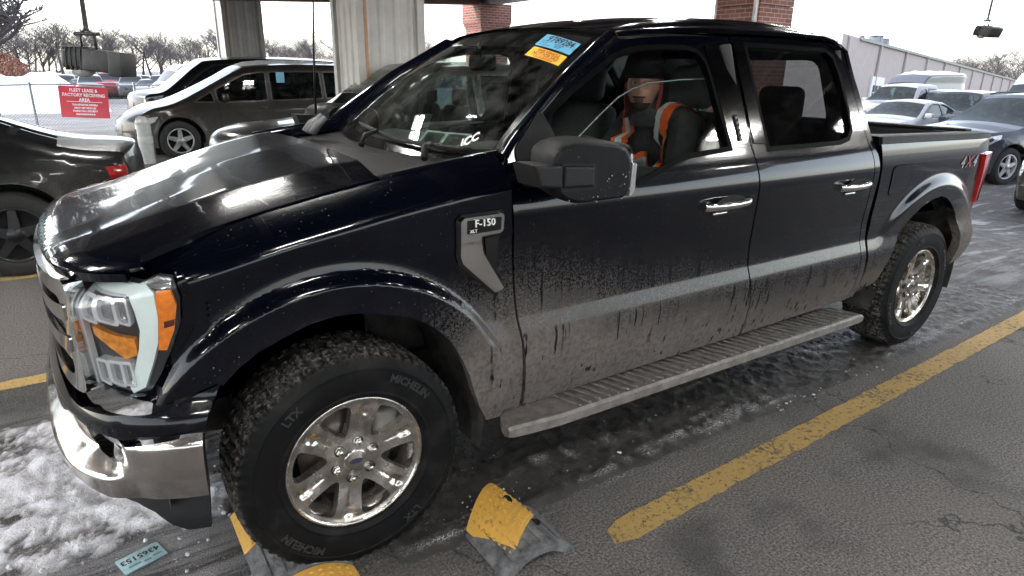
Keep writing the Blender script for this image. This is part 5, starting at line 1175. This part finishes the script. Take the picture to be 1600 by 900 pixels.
# ================================================================== trees
BARK = mat('bark', (.075, .066, .066), .9, var=.25, vscale=4); TWIG = mat('twig', (.105, .092, .095), .9, var=.2); RUST = mat('rusty_leaves', (.28, .12, .08), .8, var=.35, vscale=3)
def tree_mesh(seed, h, spread, r0, levels=4, upright=.5, nb=(4, 6), thick=1.):
    rg = random.Random(seed); trunk = MB(); crown = MB()
    def grow_(p, d, L, r, lev):
        n = 4 if lev > 1 else 6; path = [p]; q = p.copy(); dd = d.copy()
        for i in range(n):
            dd = (dd+Vector((rg.uniform(-1, 1), rg.uniform(-1, 1), rg.uniform(-.5, .9)*upright))*(.10+.07*lev)).normalized(); q = q+dd*L/n; path.append(q.copy())
        rad = [max(.009, r*(1-.55*i/n)*1.2) for i in range(n+1)]
        (trunk if lev == 0 else crown).tube(path, rad, 6 if lev == 0 else (4 if lev < 2 else 3), cap=False)
        if lev < levels:
            for k in range(rg.randint(*nb)+(2 if lev == 0 else 0)):
                t = rg.uniform(.35 if lev == 0 else .2, 1.); i = min(n-1, int(t*n)); b = path[i].lerp(path[i+1], t*n-i); az = rg.uniform(0, 2*math.pi)
                side = Vector((math.cos(az), math.sin(az), 0)); nd = (dd*upright+side*spread*rg.uniform(.6, 1.2)+Vector((0, 0, .35*upright))).normalized()
                grow_(b, nd, L*rg.uniform(.48, .68), r*(1-.55*t)*rg.uniform(.45, .65)*thick, lev+1)
    grow_(Vector((0, 0, -.3)), Vector((0, 0, 1)), h*.55, r0, 0); return trunk, crown
def make_tree(seed, h, spread, r0, label, name='bare_tree', group=None, **kw):
    a, b = tree_mesh(seed, h, spread, r0, **kw); t = thing(name, label, 'tree', (0, 0, 0), 0, group); a.build('trunk', BARK, t, normals=False); b.build('crown', TWIG, t, normals=False); return t
protos = [make_tree(20+i, 9.5, .75, .17, 'bare grey tree in the distant row of trees beyond the far lot', group='bare trees beyond the lot') for i in range(5)]
rng = random.Random(5); first = set()
def put(pi, px, D, s, label=None):
    x, y = at(px, D); z = max(-3.2, tz(x, y))
    o = protos[pi] if pi not in first else copy_tree(protos[pi]); first.add(pi); o.location = (x, y, z); o.rotation_euler = (0, 0, rng.uniform(0, 6.28)); o.scale = (s*rng.uniform(.9, 1.2), s*rng.uniform(.9, 1.2), s*rng.uniform(.9, 1.1))
    if label: o['label'] = label; o['group'] = 'bare trees behind the warehouse'
    return o
for i in range(64): put(i % 5, -30+i*11.5+rng.uniform(-4, 4), rng.uniform(128, 165), rng.uniform(.9, 1.55))
for i in range(20): put(i % 5, 1415+i*12.5+rng.uniform(-6, 6), rng.uniform(105, 135), rng.uniform(.7, 1.35), 'bare grey tree standing behind the long beige warehouse')
big = make_tree(91, 14, 1.1, .45, 'big spreading bare tree at the left edge of the photo', 'big_tree', levels=4, upright=.55, nb=(6, 7), thick=1.3); x, y = at(30, 46); big.location = (x, y, tz(x, y));  
lone = make_tree(77, 12.5, .8, .2, 'tall lone bare tree standing above the tree row, left of the farther steel pillar', 'tall_tree'); x, y = at(313, 120); lone.location = (x, y, max(-3.2, tz(x, y)))
def bush(px, D, h, w, label, m, seed):
    x, y = at(px, D); t = thing('shrub', label, 'shrub', (x, y, tz(x, y))); rg = random.Random(seed); g = MB()
    for k in range(26): 
        a = rg.uniform(0, 6.28); rr = rg.uniform(.1, 1)*w*.5; g.tube([(0, 0, 0), (rr*.4*math.cos(a), rr*.4*math.sin(a), h*.4), (rr*math.cos(a), rr*math.sin(a), h*rg.uniform(.6, 1.))], [.03, .02, .006], 3, cap=False)
    g.build('stems', BARK, t, normals=False); g = MB()
    for k in range(2600):
        a = rg.uniform(0, 6.28); q = rg.random()**.5; zz = rg.uniform(.1, 1); rr = q*w*.5*math.sin(math.pi*min(1, .15+zz*.85))**.6; c = Vector((rr*math.cos(a), rr*math.sin(a), zz*h)); s = rg.uniform(.04, .10); n = Vector((rg.gauss(0, 1), rg.gauss(0, 1), rg.gauss(0, 1))).normalized(); u = n.orthogonal().normalized()*s; v_ = n.cross(u)
        g.add([c-u, c+v_*.6, c+u, c-v_*.6], [(0, 1, 2, 3)])
    g.build('leaves', m, t, normals=False)
bush(42, 44, 3.0, 3.4, 'rusty brown leaved shrub beneath the big bare tree', RUST, 3); bush(58, 47, 2.6, 3.0, 'low reddish shrub right of the rusty shrub by the snow bank', RUST, 4)
# brushwood under the far trees, one mass nobody could count
g = MB(); rg = random.Random(8)
for k in range(9000):
    px = rg.uniform(-40, 720); D = rg.uniform(118, 165); x, y = at(px, D); z = max(-3.2, tz(x, y)); h = rg.uniform(1.2, 4.2)*(.6+.4*math.sin(px*.05)**2); w = rg.uniform(.02, .05); dx = rg.uniform(-.7, .7)
    g.add([(x-w, y, z), (x+w, y, z), (x+dx, y+rg.uniform(-.4, .4), z+h)], [(0, 1, 2)])
tag(g.build('brushwood', TWIG, normals=False), kind='stuff')
# snow bank by the fence
SNOW = mat('snow', (.74, .75, .79), .85, var=.06, vscale=1.5, bump=.5, bscale=6)
x0, y0 = at(8, 33); g = MB(); rows = []
for u in np.linspace(-9, 5.2, 60):
    row_ = []
    for v_ in np.linspace(-4, 4, 34):
        e = max(0, 1-(v_/4)**2)*smooth(5.2, 2.2, u)*smooth(-9, -6, u); h = 2.3*e*(.75+.35*noise.noise((u*.35, v_*.35, 2))+.12*noise.noise((u*1.6, v_*1.6, 5))); row_.append((x0+u, y0+v_, tz(x0+u, y0+v_)+h-.03))
    rows.append(row_)
g.grid(rows); tag(g.build('snow_bank', SNOW), kind='stuff')
g = MB(); rows = []
for u in np.linspace(-6, 8, 90):
    rows.append([(u, 17.3+v_*1.0, tz(u, 17.3+v_)+max(0, .17*(1-v_*v_)*(.8+.9*noise.noise((u*1.5, v_*1.5, 1)))) - .01) for v_ in np.linspace(-1, 1, 14)])
g.grid(rows); tag(g.build('snow_ridge', SNOW), kind='stuff')
# ================================================================== the driver
def skin(points, edges, root, sub=2):
    names = list(points); me = bpy.data.meshes.new('tmp'); me.from_pydata([points[n][0] for n in names], [(names.index(a), names.index(b)) for a, b in edges], []); o = link('tmp', me)
    md = o.modifiers.new('s', 'SKIN'); md.use_smooth_shade = True
    for i, n in enumerate(names):
        r_ = points[n][1]; me.skin_vertices[0].data[i].radius = (r_, r_) if isinstance(r_, (int, float)) else r_
    me.skin_vertices[0].data[names.index(root)].use_root = True
    ss = o.modifiers.new('u', 'SUBSURF'); ss.levels = sub; ss.render_levels = sub
    dg = bpy.context.evaluated_depsgraph_get(); ev = o.evaluated_get(dg); m2 = ev.to_mesh(); V = [tuple(v.co) for v in m2.vertices]; F = [tuple(p.vertices) for p in m2.polygons]; ev.to_mesh_clear(); bpy.data.objects.remove(o); return V, F
JACK = mat('black_jacket', (.026, .027, .028), .85, var=.3, vscale=20, bump=.5, bscale=35); SKINM = mat('brown_skin', (.44, .23, .155), .5, var=.15, vscale=30); WHT_EYE = mat('eye_white', (.6, .58, .55), .25); IRIS = mat('iris', (.01, .006, .004), .15); LIPS = mat('lips', (.13, .05, .04), .45); BEARD = mat('beard', (.012, .010, .009), .9)
JEAN = mat('dark_jeans', (.02, .022, .03), .9)
body_pts = {'pelvis': ((1.98, -.42, .93), (.17, .13)), 'waist': ((1.965, -.42, 1.08), (.165, .125)), 'chest': ((1.92, -.42, 1.28), (.185, .135)), 'upper': ((1.865, -.42, 1.41), (.13, .11)), 'neck': ((1.80, -.42, 1.485), .062), 'throat': ((1.755, -.42, 1.54), .055),
 'sl': ((1.84, -.605, 1.425), .088), 'el': ((1.70, -.70, 1.19), .066), 'fl': ((1.55, -.62, 1.20), .056), 'wl': ((1.40, -.555, 1.255), .038),
 'sr': ((1.85, -.235, 1.425), .088), 'er': ((1.70, -.16, 1.19), .066), 'fr': ((1.56, -.22, 1.20), .056), 'wr': ((1.41, -.285, 1.255), .038),
 'hl': ((1.90, -.52, .94), .105), 'kl': ((1.46, -.55, 1.00), .082), 'al': ((1.16, -.52, .74), .052), 'tl': ((1.02, -.52, .71), .045),
 'hr': ((1.90, -.32, .94), .105), 'kr': ((1.46, -.29, 1.00), .082), 'ar': ((1.16, -.32, .74), .052), 'tr': ((1.02, -.32, .71), .045)}
body_e = [('pelvis', 'waist'), ('waist', 'chest'), ('chest', 'upper'), ('upper', 'neck'), ('neck', 'throat'), ('upper', 'sl'), ('sl', 'el'), ('el', 'fl'), ('fl', 'wl'), ('upper', 'sr'), ('sr', 'er'), ('er', 'fr'), ('fr', 'wr'), ('pelvis', 'hl'), ('hl', 'kl'), ('kl', 'al'), ('al', 'tl'), ('pelvis', 'hr'), ('hr', 'kr'), ('kr', 'ar'), ('ar', 'tr')]
V, F = skin(body_pts, body_e, 'pelvis'); bm_ = MB(); bm_.add(V, F, 0, True)
for i, f in enumerate(F):
    c = sum((Vector(V[k]) for k in f), Vector())/len(f)
    if c.z < 1.05 and c.x < 1.93: bm_.mi[i] = 6
for sg, wy in ((-1, -.555), (1, -.285)):   # hands closed round the wheel rim
    w = Vector((1.40, wy, 1.255)); s_ = sg
    pts = {'w': (tuple(w), .030), 'p': (tuple(w+Vector((-.055, .0, .012))), (.036, .018)), 'k': (tuple(w+Vector((-.085, 0, .016))), (.040, .016))}; ed = [('w', 'p'), ('p', 'k')]
    for j, L in enumerate((.032, .036, .034, .027)):
        b = w+Vector((-.088, -.030+.020*j, .016)); q1 = b+Vector((-L*.8, 0, -.004)); q2 = q1+Vector((-L*.2, 0, -L*.8)); q3 = q2+Vector((L*.5, 0, -L*.35))
        for nm, pq, rr in (('a', q1, .0095), ('b', q2, .009), ('c', q3, .008)): pts['%s%d' % (nm, j)] = (tuple(pq), rr)
        ed += [('k', 'a%d' % j), ('a%d' % j, 'b%d' % j), ('b%d' % j, 'c%d' % j)]
    t1 = w+Vector((-.045, -s_*-.034, .0)); t2 = t1+Vector((-.035, s_*.012, .006)); t3 = t2+Vector((-.025, -s_*.004, -.014)); pts.update(t1=(tuple(t1), .012), t2=(tuple(t2), .0105), t3=(tuple(t3), .009)); ed += [('p', 't1'), ('t1', 't2'), ('t2', 't3')]
    v2, f2 = skin(pts, ed, 'p', 1); bm_.add(v2, f2, 1, True)
# head: one deformed ball with brow, sockets, nose, lips, chin and ears
HC = Vector((1.725, -.425, 1.600)); fwd = Vector((-.80, -.60, .02)).normalized(); upv = Vector((0, 0, 1)); sdv = fwd.cross(upv).normalized(); upv = sdv.cross(fwd)
def hp(s, d, u): return HC+sdv*s+fwd*d+upv*u
NU, NV = 56, 44; rows = []; mrow = []
for i in range(NV+1):
    ph = math.pi*i/NV; row_ = []
    for j in range(NU):
        th = 2*math.pi*j/NU; s = math.sin(ph)*math.sin(th); d = math.sin(ph)*math.cos(th); u = math.cos(ph)
        S_, D_, U_ = .077*s, .094*d, .118*u
        if u < 0: S_ *= 1-.30*abs(u)**1.4; D_ += .012*abs(u)**1.5*(d > 0)*d; U_ *= 1.03
        if d > 0:
            G = lambda a, b, wa, wb: math.exp(-((S_-a)/wa)**2-((U_-b)/wb)**2)
            D_ += .020*G(0, -.012, .012, .017)+.011*G(0, .010, .009, .020)+.006*G(0, .034, .045, .010)-.011*(G(.031, .016, .017, .012)+G(-.031, .016, .017, .012))+.007*G(0, -.052, .024, .006)+.006*G(0, -.064, .020, .006)-.004*G(0, -.058, .022, .003)+.009*G(0, -.098, .022, .016)+.004*(G(.043, -.014, .018, .018)+G(-.043, -.014, .018, .018))+.005*(G(.012, -.020, .006, .007)+G(-.012, -.020, .006, .007))
        if abs(d) < .25 and abs(u) < .3: S_ += math.copysign(.012*math.exp(-(d/.15)**2-((u-.02)/.22)**2), s)
        row_.append((S_, D_, U_))
    rows.append(row_)
k0 = len(bm_.v); f0 = len(bm_.f); bm_.grid([[hp(*q) for q in r_] for r_ in rows], 1, True, closed_v=True)
for i in range(f0, len(bm_.f)):
    q = (i-f0); a, b = divmod(q, NU); S_, D_, U_ = rows[a][b]
    if D_ > .05 and abs(S_) < .024 and -.070 < U_ < -.046: bm_.mi[i] = 4
    elif D_ > .02 and U_ < -.072 or (D_ > .06 and abs(S_) < .03 and -.045 < U_ < -.038): bm_.mi[i] = 5
for s in (-1, 1):
    bm2 = bmesh.new(); bmesh.ops.create_uvsphere(bm2, u_segments=14, v_segments=10, radius=.0125); bm_.bm(bm2, hp(s*.031, .0685, .016), mi=2)
    bm2 = bmesh.new(); bmesh.ops.create_uvsphere(bm2, u_segments=10, v_segments=8, radius=.0070); bm_.bm(bm2, hp(s*.031-.002, .0750, .017), mi=3)
per = bm_.build('person', [JACK, SKINM, WHT_EYE, IRIS, LIPS, BEARD, JEAN])
tag(per, 'driver in a black cap and orange safety vest looking out of the open truck window', 'person')
from mathutils.bvhtree import BVHTree
BV = BVHTree.FromPolygons([Vector(p) for p in V], F)
ORG = mat('vest_orange', (.85, .13, .02), .7, var=.15, vscale=30); SILV = mat('vest_reflective', (.55, .62, .62), .35, var=.1)
def ribbon(name, path, w, m, off=.012, lat=None):
    P = catmull(path, 8); rows_ = []
    for i, p in enumerate(P):
        t = Vector(P[min(i+1, len(P)-1)]-P[max(i-1, 0)]).normalized(); loc, nrm, *_ = BV.find_nearest(Vector(p)); b = t.cross(nrm).normalized(); r_ = []
        for k in np.linspace(-.5, .5, 5):
            l2, n2, *_ = BV.find_nearest(loc+b*k*w+nrm*.02); r_.append(l2+n2*off)
        r_ = [loc+b*-.5*w+nrm*.001]+r_+[loc+b*.5*w+nrm*.001] if 0 else r_
        rows_.append(r_)
    g = MB(); g.grid(rows_); return g.build(name, m, per)
near = [(1.70, -.53, 1.18), (1.68, -.53, 1.30), (1.70, -.54, 1.40), (1.75, -.55, 1.48), (1.83, -.56, 1.54), (1.92, -.59, 1.50), (1.99, -.63, 1.38), (2.02, -.62, 1.25), (2.05, -.58, 1.12)]
ribbon('vest_strap', near, .085, ORG, .014); ribbon('vest_stripe', [(a-.012, b+.02, c+.006) for a, b, c in near], .030, SILV, .018)
farp = [(1.70, -.32, 1.18), (1.68, -.32, 1.30), (1.70, -.31, 1.40), (1.75, -.30, 1.48), (1.83, -.29, 1.54), (1.92, -.26, 1.50)]
ribbon('vest_strap', farp, .085, ORG, .014); ribbon('vest_stripe', farp, .036, SILV, .018)
for zz, w, m, o in ((1.20, .11, ORG, .013), (1.20, .055, SILV, .018)):
    ribbon('vest_belt', [(2.05, -.66, zz), (1.90, -.72, zz), (1.75, -.60, zz), (1.66, -.42, zz), (1.75, -.24, zz)], w, m, o)
g = MB(); rows_ = []
for u in [-.015, 0., .01]+[.02+.1275*math.sin(q_) for q_ in np.linspace(.05, 1.56, 14)]:       # knitted cap pulled low over the forehead
    e = max(0, 1-((u-.02)/.128)**2)**.5 if u > .02 else 1; rows_.append([hp(.094*e*math.sin(a), .112*e*math.cos(a)-.004, u+.054+.018*math.cos(a)*-1*(1-e)) for a in np.linspace(0, 2*math.pi, 40, endpoint=False)])
g.grid(rows_, closed_v=True); 
rows_ = [[hp(.092*math.sin(a)*k, .104*math.cos(a)*k+.0, .056-.06*(k-1)*(math.cos(a) > .2)) for a in np.linspace(-1.15, 1.15, 24)] for k in (1., 1.07, 1.14, 1.2)]
g.grid(rows_); g.build('cap', mat('black_cap', (.006, .006, .007), .9, var=.3, bump=.4, bscale=200), per)
g = MB(); rows_ = []
for u, k, o in ((.05, 1.10, -.02), (.0, 1.14, -.012), (-.05, 1.10, -.004), (-.09, 1.02, .004), (-.12, 1.0, .0), (-.15, 1.15, -.01)):
    rows_.append([hp(.083*k*math.sin(a), .098*k*math.cos(a)*.92+o-.012, u) for a in np.linspace(R(62), R(298), 36)])
g.grid(rows_); g.build('red_hood', mat('red_cloth', (.33, .035, .05), .9, var=.2, bump=.3, bscale=150), per)
g = MB(); g.lathe([(.085, 0), (.10, .03), (.098, .07), (.085, .085)], 28, c=(1.785, -.42, 1.415)); g.build('collar', JACK, per)

# ================================================================== tags and stickers
def wsf(a0, a1, t0, t1, sk, h=.004):
    return lambda u, v, hh=0.: ws_h(a0+(a1-a0)*u, t0+(t1-t0)*v-sk*u, h+hh)
rgt = random.Random(2)
def sticker(name, label, cat, a0, a1, t0, t1, sk, m, texts):
    f = wsf(a0, a1, t0, t1, sk); g = MB(); g.grid([[f(u, v) for u in np.linspace(0, 1, 6)] for v in np.linspace(0, 1, 5)]); o = g.build(name, m); tag(o, label, cat)
    asp = abs((a1-a0)*1.35)/abs((t1-t0)*.83)
    for s, u0, v0, sz in texts:
        if isinstance(s, float):      # a line of print too small to read
            g = MB(); x = u0-s/2
            while x < u0+s/2-.01:
                w_ = rgt.uniform(.03, .09); g.grid([[f(a, b, .001) for a in (x, min(x+w_, u0+s/2))] for b in (v0-sz/2, v0+sz/2)]); x += w_+.018
            g.build('fine_print', MATS.get(m.name+'_ink') or mat(m.name+'_ink', (.03, .10, .17) if 'blue' in m.name else (.42, .09, .015), .6), o); continue
        text('tag_lettering', s, lambda u, v, h: f(u0+u/asp, v0+v, .001), sz, BLACKT if m.name != 'tag_yellow2' else mat('tag_red_ink', (.36, .045, .01), .6), o, bold=.012)
    return o
sticker('blue_window_tag', 'blue paper lot number tag at the top corner of the truck windshield', 'paper tag', .243, .045, .838, .945, .062, mat('tag_blue2', (.13, .42, .62), .55, var=.06), [('9789284', .52, .68, .66), (.26, .17, .46, .05), (.20, .14, .32, .05), (.34, .22, .14, .05), (.30, .58, .38, .07), (.22, .58, .26, .07), (.18, .57, .15, .06)])
sticker('yellow_window_tag', 'yellow and red paper warning tag under the blue lot number tag', 'paper tag', .236, .045, .738, .820, .062, mat('tag_yellow2', (.82, .50, .03), .55, var=.06), [('THIS VEHICLE', .5, .75, .42), ('NOT FOR SALE', .5, .42, .42), (.72, .5, .21, .06), (.56, .5, .10, .09)])
o = text('windshield_lettering', 'ICC', lambda u, v, h: ws_h(.155-(u*.55+v*-.35)/1.5, .115+(u*.35+v*.75)/.9, .004), .085, WHITET, None, bold=.003); tag(o, 'white letters ICC stuck on the lower driver corner of the windshield', 'sticker')
f = wsf(.375, .185, .075, .175, .0, -.015); pq = lambda pts: MB().grid([[f(u, v) for u in np.linspace(pts[0], pts[1], 3)] for v in np.linspace(pts[2], pts[3], 3)])
PAP = mat('pale_paper_reflection', (.50, .60, .56), .6)
o = pq((0, 1, 0, 1)).build('dash_papers_reflection', PAP); tag(o, 'painted reflection of papers with two dark squares low in windshield, left of the letters ICC', 'card')  # windshield reflection of dashboard papers, put in as a coloured sheet
for a, b in ((.06, .46), (.54, .94)):
    f2 = wsf(.375, .185, .075, .175, .0, -.012); MB().grid([[f2(u, v) for u in (a, b)] for v in (.12, .86)]).build('reflected_square', mat('dark_square_reflection', (.02, .025, .022), .3), o)
q = MB(); q.box((0, 0, .003), (.142, .092, .004), .001); o = q.build('paper_tag', mat('tag_blue3', (.22, .40, .46), .6, var=.15, vscale=30, vcol=(.38, .52, .55))); o.location = (-.664, -.548, .004); o.rotation_euler = (0, 0, R(17+180)); tag(o, 'blue printed number tag lying on the wet asphalt left of the front wheel', 'paper tag')
text('tag_lettering', '4365153', lambda u, v, h: (u, v-.014, .0056), .037, BLACKT, o, bold=.0010)
g = MB()
for i, (x0, w_) in enumerate(((-.060, .030), (-.022, .024), (.010, .040))): g.box((x0+w_/2, .022+.006*(i % 2), .0054), (w_, .010, .0006))
g.build('fine_print', mat('tag_grey_print', (.12, .20, .24), .6), o)
panel('fender_label', [[(1, 1), (1.01, 1), (1.01, 1.01)]], lambda u, v: np.stack([u*0+2, v*0, u*0+.6], -1)+np.stack([u, v, u*0], -1)*.001, BLACKT, truck, .1, 0) if 0 else None

# ================================================================== speed bump pieces
BY = bpy.data.materials.new('bump_yellow'); g_ = NT(BY); ob = g_.n('TexCoord').outputs['Object']; n = g_.noise(ob, 25, 5, .7); n2 = g_.noise(ob, 140, 2, .6)
g_.l(g_.mix(g_.rng(n, .57, .72), g_.mix(n2, (.42, .22, .03), (.62, .36, .07)), (.11, .075, .04)), g_.b.inputs['Base Color']); g_.b.inputs['Roughness'].default_value = .7
BB = mat('bump_black', (.065, .065, .068), .75, var=.5, vscale=18, vcol=(.15, .15, .155), bump=.5, bscale=60)
def bump_piece(loc, rz, L, m, label, dots=True, name='speed_bump', shear=0.):
    t = thing(name, label, 'speed bump', loc, rz, 'rubber speed bump pieces'); W_ = .31; H_ = .064
    prof = [(x, H_*(max(0, 1-(abs(x)/(W_/2))**2.2))+.004) for x in np.linspace(-W_/2, W_/2, 17)]
    g = MB(); rows = [[(x, y, z) for x, z in prof] for y in (0, L*.02, L*.98, L)]; rows[0] = [(x, y, z*.92) for x, y, z in rows[0]]; g.grid(rows)
    inner = [(x*.86, max(.0, z-.026)) for x, z in prof]
    for y in (0, L): k = len(g.v); n_ = len(prof); g.add([(x, y, z) for x, z in prof]+[(x, y, z) for x, z in inner], [(i, i+1, n_+i+1, n_+i) for i in range(n_-1)])
    g.grid([[(x, y, z) for x, z in inner] for y in (0, L)]); g.build('rubber_arch', m, t)
    g = MB()
    if dots:
        for i in range(9):
            for j in range(int(L/.026)):
                x = -W_/2+.035+i*.030; y = .018+j*.026; z = H_*(1-(abs(x)/(W_/2))**2.2)+.004; g.box((x, y, z+.001), (.014, .012, .008), taper=(.7, .7))
        g.build('grip_studs', m, t)
    else:
        for i in range(6):
            x = -W_/2+.05+i*.042; z = H_*(1-(abs(x)/(W_/2))**2.2)+.004; g.box((x, L*.5, z+.001), (.006, L*.8, .004))
        g.build('grip_ribs', m, t)
    g = MB(); g.lathe([(.0, .0), (.016, .0), (.018, .003), (.022, .004)], 14, c=(.07, L*.5, H_*(1-(.07/(W_/2))**2.2)+.004)); g.build('bolt_hole', DARKC, t)
    if shear:
        for c in t.children:
            for v_ in c.data.vertices: v_.co.x += shear*v_.co.y
    return t
bump_piece((.525, -1.215, .016), R(38), .225, BY, 'worn yellow speed bump piece lying askew on the lane behind the front wheel', shear=.6)
bump_piece((.515, -1.33, .002), R(0), .27, BB, 'black speed bump piece joined to the worn yellow piece', dots=False)
bump_piece((-.20, -1.24, .004), 0, .25, BY, 'yellow speed bump piece just in front of the front tyre at the bottom edge')
bump_piece((-.20, -.985, .004), 0, .25, BB, 'black speed bump piece tucked in front of the front tyre', dots=False)
bump_piece((-.20, -.73, .004), 0, .25, BY, 'yellow speed bump piece peeking out left of the front tyre')

# ================================================================== slush and ice crumbs
def slush_mat():
    m = bpy.data.materials.new('slush'); g = NT(m); b = g.b; ob = g.n('TexCoord').outputs['Object']; sp = g.n('SeparateXYZ'); g.l(ob, sp.inputs[0]); n = g.noise(ob, 9, 5, .7); n2 = g.noise(ob, 90, 3, .7)
    f = g.math('ADD', g.rng(sp.outputs[2], -.004, .016), g.math('MULTIPLY', g.math('SUBTRACT', n, .5), 1.1), True)
    col = g.mix(f, (.075, .070, .066), (.72, .72, .76)); col = g.mix(g.math('MULTIPLY', g.rng(n2, .58, .70), .70), col, (.07, .065, .06)); g.l(col, b.inputs['Base Color']); b.inputs['Roughness'].default_value = .6
    bp = g.n('Bump'); bp.inputs['Strength'].default_value = .9; bp.inputs['Distance'].default_value = .006; g.l(n2, bp.inputs['Height']); g.l(bp.outputs[0], b.inputs['Normal']); return m
SL = slush_mat(); st = .014; X = np.arange(-2.1, -.22, st); Y = np.arange(-.62, .95, st); Hh = np.zeros((len(X), len(Y)))
for i, x in enumerate(X):
    for j, y in enumerate(Y):
        e = smooth(-.56, -.32, y+.10*noise.noise((x*3, y*3, 4)))*smooth(.92, .55, y+.15*noise.noise((x*2, y*2, 9)))*smooth(-.24, -.45, x+.10*noise.noise((x*4, y*4, 6)))*smooth(-1.95, -1.60, x+.25*noise.noise((x*1.5, y*2.2, 12)))
        if e <= 0: Hh[i, j] = -.02; continue
        n1 = noise.noise((x*2.2, y*5, 0)); n2 = noise.noise((x*11, y*13, 3)); n3 = abs(noise.noise((x*34, y*34, 7))); Hh[i, j] = e*(.012+.024*n1+.020*n2+.030*n3*n3+.008*n3+.010*abs(noise.noise((x*75, y*75, 11))))-.009*(1-e)-.003
g = MB(); idx = -np.ones(Hh.shape, int); vv = []; ff = []
for i in range(len(X)):
    for j in range(len(Y)): idx[i, j] = len(vv); vv.append((X[i], Y[j], Hh[i, j]))
for i in range(len(X)-1):
    for j in range(len(Y)-1):
        if max(Hh[i, j], Hh[i+1, j], Hh[i, j+1], Hh[i+1, j+1]) > .0: ff.append((idx[i, j], idx[i+1, j], idx[i+1, j+1], idx[i, j+1]))
g.add(vv, ff, 0, True); tag(g.build('slush', SL, normals=False), kind='stuff')
def wet_slush():
    m = bpy.data.materials.new('wet_slush'); g = NT(m); b = g.b; ob = g.n('TexCoord').outputs['Object']; sp = g.n('SeparateXYZ'); g.l(ob, sp.inputs[0]); n = g.noise(ob, 14, 5, .7); n2 = g.noise(ob, 150, 3, .7); n3 = g.noise(g.mapv(ob, (.6, 6, 1)), 1.5, 4, .6)
    f = g.math('MULTIPLY', g.math('MULTIPLY', g.rng(sp.outputs[2], .006, .018), g.rng(n2, .47, .60)), g.rng(n3, .42, .60))
    g.l(g.mix(f, g.mix(n, (.016, .0145, .0135), (.045, .041, .038)), (.50, .49, .50)), b.inputs['Base Color']); g.l(g.rng(n, .3, .7, .35, .75), b.inputs['Roughness'])
    bp = g.n('Bump'); bp.inputs['Strength'].default_value = 1.; bp.inputs['Distance'].default_value = .005; g.l(n2, bp.inputs['Height']); g.l(bp.outputs[0], b.inputs['Normal']); return m
WS = wet_slush(); X = np.arange(.1, 5.6, .017); Y = np.arange(-1.22, -.35, .017); Hh = np.zeros((len(X), len(Y)))
for i, x in enumerate(X):
    for j, y in enumerate(Y):
        e = smooth(-1.14, -1.02, y+.05*noise.noise((x*2.5, y*3, 2)))*smooth(-.40, -.62, y+.12*noise.noise((x*1.5, y*2, 8)))
        Hh[i, j] = -.02 if e <= 0 else e*(.004+.008*noise.noise((x*1.3, y*6, 0))+.011*noise.noise((x*13, y*16, 3))+.014*abs(noise.noise((x*40, y*40, 7)))+.010*math.exp(-((y+1.02)/.05)**2))-.006*(1-e)-.002
g = MB(); vv = [(X[i], Y[j], Hh[i, j]) for i in range(len(X)) for j in range(len(Y))]; ny = len(Y); ff = [(i*ny+j, (i+1)*ny+j, (i+1)*ny+j+1, i*ny+j+1) for i in range(len(X)-1) for j in range(ny-1) if max(Hh[i, j], Hh[i+1, j], Hh[i, j+1], Hh[i+1, j+1]) > .001]
g.add(vv, ff, 0, True); tag(g.build('slush', WS, normals=False), kind='stuff')
ICE = mat('ice_crumb', (.50, .50, .52), .5, var=.45, vscale=8); g = MB(); rg = random.Random(21)
base_ = []
for q in range(3):
    bm2 = bmesh.new(); bmesh.ops.create_icosphere(bm2, subdivisions=1, radius=1)
    for v_ in bm2.verts: v_.co *= rg.uniform(.7, 1.2)
    bm2.verts.index_update(); base_.append(([v_.co.copy() for v_ in bm2.verts], [[a.index for a in f.verts] for f in bm2.faces])); bm2.free()
def crumb(x, y, r, z=None):
    Vv, Ff = base_[rg.randrange(3)]; a = rg.uniform(0, 6.28); c, s = math.cos(a), math.sin(a); g.add([(x+r*(p.x*c-p.y*s), y+r*(p.x*s+p.y*c), (z if z is not None else r*.4)+r*.7*p.z) for p in Vv], Ff)
for k in range(700):
    x = rg.uniform(.15, 4.6); cl_ = noise.noise((x*2.3, 0, 3)); y = -1.02+.05*math.sin(x*1.7)+rg.gauss(0, .035+.02*cl_)
    if rg.random() < .25+.9*cl_+.3: crumb(x, y, .0016+.009*rg.random()**5)
for k in range(350): crumb(rg.uniform(.2, 4.0), rg.uniform(-1.0, -.55), .0012+.005*rg.random()**5)
for k in range(30): crumb(.53+rg.gauss(0, .10), rg.uniform(-1.0, -.86), rg.uniform(.002, .006), .02)
for k in range(520): crumb(rg.uniform(-1.3, -.25), rg.uniform(-.75, .5), .002+.012*rg.random()**6, .006)
tag(g.build('ice_crumbs', ICE, normals=False), kind='stuff')
